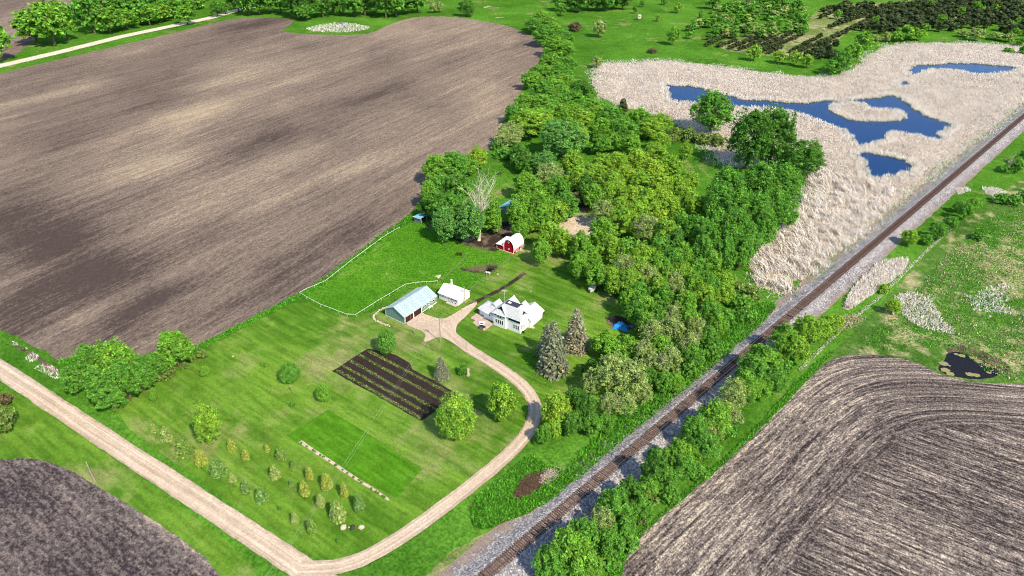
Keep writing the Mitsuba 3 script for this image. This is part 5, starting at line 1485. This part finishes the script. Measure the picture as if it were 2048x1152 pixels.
window(k, o, D, 0.0, .75, .7, 1.35, .6, 'u')
q = MB(o, D)
q.box(-7.4, LU - .005, .05, 6.6, 0, 2.0)
q.put('side_shed', 'red_paint_material', k)
q = MB(o, D)
q.slab([(-7.75, -.25, 2.02), (LU + .15, -.25, 2.25), (LU + .15, 6.9, 2.35), (-7.75, 6.9, 2.10)], .08)
q.put('side_shed_roof', 'white_metal_material', rk)
q = MB(o, D)
q.box(-7.42, -7.3, .01, .049, 0, 1.98).box(LU - .16, LU - .02, .01, .049, 0, 2.0).box(-7.4, LU - .02, .015, .046, 0, .16)
q.put('side_shed_trim', 'white_paint_material', k)
MB(o, D).box(.1, 1.3, 3.2, 4.2, 0, .2).put('step', 'concrete_material', k)

# open animal shelter at the field edge
o = at(842.9, 447.8)
k = 'animal_shelter'
tag(k, 'small open shelter with blue metal roof at the plowed field edge', 'shelter')
q = MB(o, D)
q.box(-3.6, -.2, 0, .08, 0, 2.25).box(-3.6, -3.52, .08, 6.2, 0, 2.1).box(-3.52, -.2, 6.12, 6.2, 0, 2.25)
q.put('wall', 'grey_metal_material', k)
q = MB(o, D)
q.slab([(-3.9, -.3, 2.15), (.15, -.3, 2.5), (.15, 6.5, 2.5), (-3.9, 6.5, 2.15)], .08)
q.put('roof', 'blue_metal_material', k)
for yy in (.05, 3.1, 6.1):
    MB(o, D).box(-.2, -.06, yy, yy + .14, 0, 2.4).put('post', 'pale_wood_material', k)
MB(o, D).box(-3.95, .2, -.36, -.30, 2.1, 2.42).put('fascia', 'white_metal_material', k)

# blue roofed building half hidden among the trees
o = at(1026, 432)
k = 'blue_roof_shed'
tag(k, 'shed with light blue metal roof half hidden by trees behind the barn', 'shed')
q = MB(o, D)
q.box(-6.5, 0, 0, 12, 0, 2.3).poly([(-6.5, 0, 2.3), (0, 0, 2.3), (-3.25, 0, 3.6)]).poly([(-6.5, 12, 2.3), (-3.25, 12, 3.6), (0, 12, 2.3)])
q.put('wall', 'grey_metal_material', k)
q = MB(o, D)
q.slab([(-3.25, -.4, 3.7), (.4, -.4, 2.2), (.4, 12.4, 2.2), (-3.25, 12.4, 3.7)], .06).slab([(-3.25, 12.4, 3.7), (-3.25, -.4, 3.7), (-6.9, -.4, 2.2), (-6.9, 12.4, 2.2)], .06)
for i in range(13):
    q.beam((-3.25, i * .98, 3.72), (.4, i * .98, 2.22), .05, .05)
q.put('roof', 'blue_metal_material', k)

# ------------------------------------------------------------------ fences
def fence(name, px, h, gap, rails, post_mat, rail_mat, label, pr=.05, rw=.07, closed=False):
    k = tag(numbered(name), label, 'fence')
    pts = [at(*p)[:2] for p in px]
    ln = LineString(pts)
    n = max(2, int(ln.length / gap) + 1)
    P = [np.array(ln.interpolate(i / (n - 1), normalized=True).coords[0]) for i in range(n)]
    post = mikit.ply(MB().tube([(0, 0, 0), (0, 0, h)], pr, 6).mesh(), post_mat)
    for p in P:
        place('post', post, k, to_world=T().translate([p[0], p[1], 0]))
    for z in rails:
        m = MB()
        for a, b in zip(P[:-1], P[1:]):
            m.beam((*a, z), (*b, z), rw, rw * 1.5)
        m.put('rail', rail_mat, k)
    return k


fence('pasture_fence', [(800, 459), (770, 476), (700, 528), (650, 568), (597, 589), (640, 613), (706, 638), (765, 601), (816, 571), (876, 567)], 1.15, 3.6, (1.05,), 'cream_paint_material', 'white_paint_material', 'white single rail fence round the bright green pasture', .05, .055)
fence('paddock_fence', [(884, 562), (905, 543), (927, 520), (932, 512)], 1.1, 3.0, (.5, 1.0), 'grey_wood_material', 'grey_wood_material', 'thin wooden fence between pasture and worn paddock', .05, .04)
fence('paddock_fence', [(941, 582), (985, 547), (1026, 514)], 1.1, 3.0, (.5, 1.0), 'grey_wood_material', 'grey_wood_material', 'thin wooden fence between worn paddock and house lawn', .05, .04)
c = at(1163, 455)[:2]
k = tag('round_pen', 'round pale rail pen with a sandy floor among the woodland trees', 'pen')
N = 24
post = mikit.ply(MB().tube([(0, 0, 0), (0, 0, 1.75)], .08, 6).mesh(), 'pale_wood_material')
ring = [(c[0] + 9.5 * math.cos(2 * math.pi * i / N), c[1] + 9.5 * math.sin(2 * math.pi * i / N)) for i in range(N)]
for p in ring:
    place('post', post, k, to_world=T().translate([p[0], p[1], 0]))
for z in (.5, 1.0, 1.55):
    m = MB()
    for i in range(N):
        m.beam((*ring[i], z), (*ring[(i + 1) % N], z), .07, .17)
    m.put('rail', 'pale_wood_material', k)
fence('wire_fence', [(1600, 742), (1690, 653), (1765, 591), (1852, 504), (1905, 456)], 1.1, 4.0, (.5, .9), 'grey_wood_material', 'grey_wood_material', 'old post and wire fence in dead grass right of the railway', .05, .02)

# low stone wall by the shed
k = tag('stone_wall', 'curved low wall of pale field stones behind the green shed', 'wall')
ln = LineString(chaikin([at(*p)[:2] for p in [(781, 613), (768, 617), (757, 623), (749, 630), (746, 636), (752, 643), (764, 648), (780, 653)]], 2, False))
g = np.random.default_rng(44)
d = 0.0
i = 0
while d < ln.length:
    r = g.uniform(.26, .46)
    p = ln.interpolate(d).coords[0]
    for row in range(2 if g.random() < .6 else 1):
        m = MB((p[0] + g.normal() * .10, p[1] + g.normal() * .10, 0), g.uniform(0, 180))
        rr = r * (1 - .25 * row)
        m.lump((0, 0, rr * .45 + row * r * .75), (rr, rr * .8, rr * .62), 900 + i, .3, 1)
        m.put('stone', ('stone_material', 'pink_stone_material', 'concrete_material')[i % 3], k)
        i += 1
    d += r * 1.75

# boulders on the front lawn
for px, py, r, mat, lab in [(687, 1057, .62, 'pink_stone_material', 'pinkish white upright boulder, leftmost of three on the front lawn'), (705, 1057, .60, 'dark_stone_material', 'dark boulder between two white boulders on the front lawn'), (723, 1057, .64, 'stone_material', 'greyish white boulder, rightmost of three on the front lawn')]:
    c = at(px, py)
    m = MB((c[0], c[1], 0), px % 90)
    m.lump((0, 0, r * .6), (r, r * .8, r * (1.15 if px < 700 else .7)), px, .22, 2)
    tag(m.put('boulder', mat, smooth=35), lab, 'boulder')
c = at(699, 1056)
m = MB((c[0], c[1], 0))
m.lump((0, 0, .18), (.3, .22, .25), 77, .3, 1)
tag(m.put('stone', 'stone_material'), 'small pale stone beside the dark boulder on the front lawn', 'stone')
for j, (px, py) in enumerate([(874, 554), (879, 553), (877, 556)]):
    c = at(px, py)
    m = MB((c[0], c[1], 0), 30 * j)
    m.lump((0, 0, .2), (.6, .4, .4), 300 + j, .3, 1)
    tag(m.put('pasture_stone', 'stone_material'), 'pale stone lying in the green pasture behind the sheds', 'stone', 'pasture stones')
for j, (px, py, r) in enumerate([(374, 719, .5), (466, 714, .3), (1062, 583, .25), (995, 549, .4)]):
    c = at(px, py)
    m = MB((c[0], c[1], 0), 30 * j)
    m.lump((0, 0, r * .5), (r, r * .8, r * .8), 320 + j, .3, 1)
    tag(m.put('field_stone', 'stone_material'), ['pale stone at the field edge beside the roadside clump', 'small white stone on the lawn below the plowed field edge', 'tiny white stone on the lawn behind the house', 'pale stone at the paddock fence below the barn'][j], 'stone')

# ------------------------------------------------------------------ poles and wires
def pole(px, py, ty, r, label, arm=True, lamp=False):
    b = at(px, py)
    h = height_of(b, ty)
    k = tag(numbered('utility_pole'), label, 'utility pole')
    MB((b[0], b[1], 0)).tube([(0, 0, 0), (0, 0, h * .5), (0, 0, h)], [r, r * .88, r * .72], 8).put('shaft', 'pole_material', k, smooth=40)
    if arm:
        m = MB((b[0], b[1], 0), 20)
        m.beam((-.7, 0, h - .5), (.7, 0, h - .5), .11)
        m.put('crossarm', 'pole_material', k)
        for sx in (-.6, .6):
            MB((b[0], b[1], 0), 20).tube([(sx, 0, h - .45), (sx, 0, h - .3), (sx, 0, h - .2)], [.04, .07, .03], 6).put('insulator', 'cream_paint_material', k)
    if lamp:
        m = MB((b[0], b[1], 0), -40)
        m.tube([(0, 0, h - .35), (.5, 0, h - .15), (.9, 0, h - .2)], .035, 5).tube([(.9, 0, h - .2), (.95, 0, h - .45)], [.09, .2], 8)
        m.put('lamp', 'grey_metal_material', k)
    return b, h


pb, ph = pole(881.5, 684, 637, .15, 'wooden utility pole with yard lamp at the driveway fork', True, True)
wb, wh = pole(929.5, 606, 573, .13, 'wooden utility pole in front of the white shed', False)
pole(190.3, 964, 924, .14, 'grey wooden utility pole in the grass left of the gravel road', False)
pole(829.5, 667, 655, .14, 'short thick post with a box at the edge of the gravel yard', False)
endp = at(500, 1202, 8.0)
k = tag('power_line', 'pair of thin overhead wires crossing the lawn from the yard pole', 'wires')
for j, off in enumerate((-.45, .45)):
    pts = []
    for t in np.linspace(0, 1, 25):
        p = np.array([pb[0] + off * .9, pb[1] + off * .4, ph - .25]) * (1 - t) + np.array([endp[0] + off * .9, endp[1] + off * .4, 8.0]) * t
        p[2] -= 1.2 * 4 * t * (1 - t)
        pts.append(p)
    MB().tube(pts, .013, 4).put('wire', 'wire_material', k)
k = tag('service_line', 'thin overhead wire between the yard pole and the pole by the white shed', 'wires')
pts = []
for t in np.linspace(0, 1, 13):
    p = np.array([pb[0], pb[1], ph - .3]) * (1 - t) + np.array([wb[0], wb[1], wh - .2]) * t
    p[2] -= .5 * 4 * t * (1 - t)
    pts.append(p)
MB().tube(pts, .012, 4).put('wire', 'wire_material', k)
b = at(584, 783)
k = tag('bird_box_post', 'bird box on a short post on the lawn left of the garden', 'bird box')
MB((b[0], b[1], 0)).tube([(0, 0, 0), (0, 0, 1.3)], .06, 6).put('post', 'grey_wood_material', k)
m = MB((b[0], b[1], 0), 20)
m.box(-.16, .16, -.16, .16, 1.3, 1.75).slab([(-.22, -.24, 1.76), (.22, -.24, 1.76), (.22, .24, 1.9), (-.22, .24, 1.9)], .04)
m.put('box', 'grey_wood_material', k)
b = at(1068, 713)
m = MB((b[0], b[1], 0))
m.tube([(0, 0, 0), (0, 0, .35)], [.45, .5], 12).tube([(0, 0, .35), (0, 0, .36)], [.40, .01], 12)
tag(m.put('fire_pit', 'black_iron_material'), 'round black fire ring on the lawn left of the spruces', 'fire ring')
b = at(936, 751)
m = MB((b[0], b[1], 0))
m.tube([(0, 0, 0), (0.05, 0, 1.5), (0.1, 0.05, 2.2)], [.5, .38, .34], 8)
tag(m.put('tree_stump', 'pale_wood_material', smooth=40), 'tall pale tree stump with vines between garden and driveway', 'stump')

# hunting blind on the far meadow
b = at(1278, 40)
k = tag('hunting_blind', 'small grey box blind on legs on the far meadow', 'blind')
m = MB((b[0], b[1], 0), 10)
m.box(-1.3, 1.3, -1.3, 1.3, 1.6, 4.2).box(-1.5, 1.5, -1.5, 1.5, 4.2, 4.35)
m.put('cabin', 'cream_paint_material', k)
for sx in (-1.1, 1.1):
    for sy in (-1.1, 1.1):
        MB((b[0], b[1], 0), 10).box(sx - .08, sx + .08, sy - .08, sy + .08, 0, 1.6).put('leg', 'grey_wood_material', k)
MB((b[0], b[1], 0), 10).box(-.8, .8, -1.34, -1.301, 2.9, 3.5).put('opening', 'dark_opening_material', k)

# ------------------------------------------------------------------ boat and tarp
b = at(1187, 577)
k = tag('boat', 'white motor boat parked at the woodland edge right of the house lawn', 'boat')
st = [(-2.9, 1.02, .55), (-1.8, 1.12, .5), (-.4, 1.14, .45), (1.0, 1.0, .45), (2.1, .62, .52), (2.9, .06, .72)]
deg = 68
def hull(top, shrink, zlow):
    v, f = [], []
    for x, w, kz in st:
        w2 = max(.02, w - shrink)
        v += [(x, -w2, top), (x, -w2 * .72, kz + zlow), (x, 0, kz - .12 + zlow), (x, w2 * .72, kz + zlow), (x, w2, top)]
    for i in range(len(st) - 1):
        for j in range(4):
            a, c = i * 5 + j, (i + 1) * 5 + j
            f += [[a, c, c + 1], [a, c + 1, a + 1]]
    f += [[0, 1, 2], [0, 2, 3], [0, 3, 4]]
    return v, f
MB((b[0], b[1], 0), deg).raw(*hull(1.35, 0, 0)).put('hull', 'boat_material', k)
m = MB((b[0], b[1], 0), deg)
m.poly([(-2.8, -.9, .95), (1.0, -.85, .95), (1.9, -.45, .95), (1.9, .45, .95), (1.0, .85, .95), (-2.8, .9, .95)])
m.put('floor', 'boat_inside_material', k)
m = MB((b[0], b[1], 0), deg)
m.poly([(.7, -1.03, 1.36), (2.1, -.62, 1.37), (2.88, 0, 1.38), (2.1, .62, 1.37), (.7, 1.03, 1.36)])
for sg in (-1, 1):
    for i in range(3):
        (x0, w0, _), (x1, w1, _) = st[i], st[i + 1]
        m.slab([(x0, sg * w0, 1.36), (x1, sg * w1, 1.36), (x1, sg * (w1 - .22), 1.36), (x0, sg * (w0 - .22), 1.36)], .05)
m.put('deck', 'boat_deck_material', k)
MB((b[0], b[1], 0), deg).slab([(.55, -.85, 1.36), (.55, .85, 1.36), (.2, .7, 1.85), (.2, -.7, 1.85)], .03).put('windshield', 'window_glass_material', k)
for sg in (-1, 1):
    MB((b[0], b[1], 0), deg).box(-.6, 0, sg * .45 - .22, sg * .45 + .22, .95, 1.3).put('seat', 'boat_material', k)
m = MB((b[0], b[1], 0), deg)
m.box(-3.4, -2.95, -.18, .18, .5, 1.75).box(-3.3, -3.1, -.06, .06, .0, .5)
m.put('outboard_motor', 'cream_paint_material', k)
m = MB((b[0], b[1], 0), deg)
m.beam((-2.4, -.7, .38), (3.9, 0, .38), .09).beam((-2.4, .7, .38), (3.9, 0, .38), .09).beam((-1.4, -1.1, .34), (-1.4, 1.1, .34), .09)
m.put('trailer', 'grey_metal_material', k)
for sg in (-1, 1):
    q = MB((b[0], b[1], 0), deg)
    q.tube([(-1.4, sg * 1.05, .3), (-1.4, sg * 1.25, .3)], .3, 12)
    q.put('wheel', 'black_iron_material', k)

b = at(1242, 655)
N = 34
gx, gy = np.meshgrid(np.linspace(-2.3, 2.3, N), np.linspace(-1.5, 1.5, N), indexing='ij')
import meshkit
pr = np.stack([gx * .9, gy * .9, 0 * gx], -1)
hgt = 1.9 * np.clip(1 - (np.abs(gx) / 2.3) ** 2.2, 0, 1) * np.clip(1 - (np.abs(gy) / 1.5) ** 2.2, 0, 1)
hgt = np.maximum(0.06, hgt * (.62 + .6 * meshkit.fbm(pr, 3, 5)) + .6 * (meshkit.fbm(pr * 2.2, 2, 6) - .5))
v = np.stack([gx + .3 * (meshkit.noise(pr * 1.3, 8) - .5), gy + .3 * (meshkit.noise(pr * 1.3, 9) - .5), hgt], -1).reshape(-1, 3)
f = []
for i in range(N - 1):
    for j in range(N - 1):
        a = i * N + j
        f += [[a, a + N, a + N + 1], [a, a + N + 1, a + 1]]
tag(MB((b[0], b[1], 0), -18).raw(v, f).put('blue_tarp', 'tarp_material'), 'bright blue tarp draped over a heap at the woodland edge', 'tarp')
b = at(1268, 656)
m = MB((b[0], b[1], 0), 25)
m.box(-1.2, 1.2, -.8, .8, .5, .62).box(-1.2, -1.1, -.8, .8, .62, 1.1).box(1.1, 1.2, -.8, .8, .62, 1.1).box(-1.1, 1.1, -.8, -.72, .62, 1.1).box(-1.1, 1.1, .72, .8, .62, 1.1).box(-.9, .9, -.7, .7, .62, .9)
m.beam((1.2, 0, .5), (2.4, 0, .4), .08)
kk = tag(m.put('utility_trailer', 'grey_metal_material'), 'small grey trailer half hidden by branches right of the blue tarp', 'trailer')
for sg in (-1, 1):
    MB((b[0], b[1], 0), 25).tube([(0, sg * .82, .32), (0, sg * 1.0, .32)], .32, 12).put('wheel', 'black_iron_material', kk)

# ------------------------------------------------------------------ brush heaps and fallen wood
def heap(name, poly, n, L, r, mat, label, h, seed, kind=None):
    g = np.random.default_rng(seed)
    m = MB()
    c = np.array(poly.centroid.coords[0])
    md = max(np.hypot(*(np.array(q) - c)) for q in poly.exterior.coords)
    for p in scatter(poly, n, g):
        z = h * max(0.1, 1 - np.hypot(*(p - c)) / md) * g.random() + .05
        a = g.random() * 6.28
        l = L * g.uniform(.4, 1.2)
        d = np.array([math.cos(a), math.sin(a), g.normal() * .25]) * l / 2
        q = np.array([p[0], p[1], z])
        q[2] = max(q[2], abs(d[2]) + .03)
        m.tube([q - d, q + g.normal(size=3) * .05, q + d], [r, r * .8, r * .3], 4)
    return tag(m.put(name, mat), label, 'brush', None, kind)


heap('brush_heap', brush_a, 1100, 1.6, .045, 'brown_brush_material', 'brown heap of cut brush in the green ditch beside the railway', .9, 51, 'stuff')
heap('brush_heap', region([(1078, 968), (1090, 945), (1118, 938), (1125, 945), (1108, 960), (1090, 975)], 1, 0.3), 330, 2.2, .055, 'pale_wood_material', 'pale heap of dead branches at the upper end of the ditch', 1.2, 52, 'stuff')
sheet('bare_ground', brush_a, 0.07, 'bare_soil_material')
for px, py, l, a, lab in [(974, 15, 9, 20, 'pale pile of old logs on the far green meadow'), (1000, 37, 9, -10, 'fallen bleached tree at the far field corner'), (1365, 770, 5, -50, 'fallen bare branch on the embankment edge above the track'), (1340, 895, 7, -60, 'long pale dead branch leaning out of the tree row right of the track')]:
    b = at(px, py)
    m = MB((b[0], b[1], 0), a)
    g = np.random.default_rng(px)
    for i in range(7 if l > 8 else 3):
        y = g.normal() * (1.0 if l > 8 else .3)
        m.tube([(-l / 2 * g.uniform(.5, 1), y, .3), (0, y + g.normal() * .3, .5), (l / 2 * g.uniform(.5, 1), y + g.normal(), .6 + g.random())], [.22 if l > 8 else .09, .16 if l > 8 else .07, .05], 5)
    tag(m.put('fallen_wood', 'pale_wood_material'), lab, 'dead wood')
b = at(935, 481)
m = MB((b[0], b[1], 0))
g = np.random.default_rng(61)
for i in range(16):
    a = g.random() * 6.28
    d = np.array([math.cos(a), math.sin(a), .12]) * g.uniform(.6, 1.3)
    p = np.array([g.normal() * .8, g.normal() * .5, .3])
    m.tube([p - d, p, p + d], [.12, .12, .05], 5)
tag(m.put('branch_pile', 'pale_wood_material'), 'pale branches piled at the foot of the barnyard trunks', 'dead wood')


# ------------------------------------------------------------------ horses and goats
def animal(name, px, py, L, deg, mat, label, cat, neck_down=True):
    """A grazing four-legged animal: one continuous skin over tapered bones."""
    import manifold3d as m3
    b = at(px, py)
    s = L / 2.2
    J = dict(chest=(.55, 0, 1.12, .30), mid=(0, 0, 1.08, .31), rump=(-.6, 0, 1.17, .30), wither=(.55, 0, 1.30, .2), neck=(.95, 0, 1.20 if neck_down else 1.6, .15), poll=(1.28, 0, .78 if neck_down else 1.85, .12), muzzle=(1.42, 0, .36 if neck_down else 1.6, .07),
             tail0=(-.86, 0, 1.28, .07), tail1=(-1.0, 0, .62, .04))
    bones = [('chest', 'mid'), ('mid', 'rump'), ('chest', 'wither'), ('wither', 'neck'), ('chest', 'neck'), ('neck', 'poll'), ('poll', 'muzzle'), ('rump', 'tail0'), ('tail0', 'tail1')]
    for sd, y in (('l', .17), ('r', -.17)):
        J.update({'el' + sd: (.55, y, .92, .13), 'kn' + sd: (.60, y, .50, .065), 'fe' + sd: (.56, y, .10, .045), 'ho' + sd: (.60, y, .03, .055), 'st' + sd: (-.42, y, .88, .17), 'hk' + sd: (-.78, y, .52, .07), 'hf' + sd: (-.70, y, .10, .045), 'hh' + sd: (-.66, y, .03, .055)})
        bones += [('chest', 'el' + sd), ('el' + sd, 'kn' + sd), ('kn' + sd, 'fe' + sd), ('fe' + sd, 'ho' + sd), ('rump', 'st' + sd), ('st' + sd, 'hk' + sd), ('hk' + sd, 'hf' + sd), ('hf' + sd, 'hh' + sd)]
        J['ea' + sd] = (1.22, y * .45, (.95 if neck_down else 2.0), .03)
        bones.append(('poll', 'ea' + sd))
    def ball(n):
        x, y, z, r = J[n]
        return m3.Manifold.sphere(r, 10).translate((x, y, z))
    body = None
    for a, c in bones:
        part = m3.Manifold.batch_hull([ball(a), ball(c)])
        body = part if body is None else body + part
    q = body.refine_to_length(.12).to_mesh()
    tm = trimesh.Trimesh(q.vert_properties[:, :3], q.tri_verts)
    trimesh.smoothing.filter_taubin(tm, iterations=6)
    m = MB((b[0], b[1], 0), deg)
    m.raw(tm.vertices * s, tm.faces)
    return tag(m.put(name, mat, smooth=True), label, cat)


animal('horse', 919, 512, 2.2, 170, 'brown_hide_material', 'dark brown horse grazing at the upper edge of the green pasture', 'horse')
animal('horse', 981, 544, 2.2, -10, 'black_hide_material', 'black horse grazing in the worn paddock, nearer the barn', 'horse')
animal('horse', 976, 550, 2.0, 160, 'cream_paint_material', 'pale horse grazing in the worn paddock beside the black horse', 'horse')
animal('horse', 998, 351, 2.2, 20, 'brown_hide_material', 'dark horse in the shady clearing behind the barn grove', 'horse')
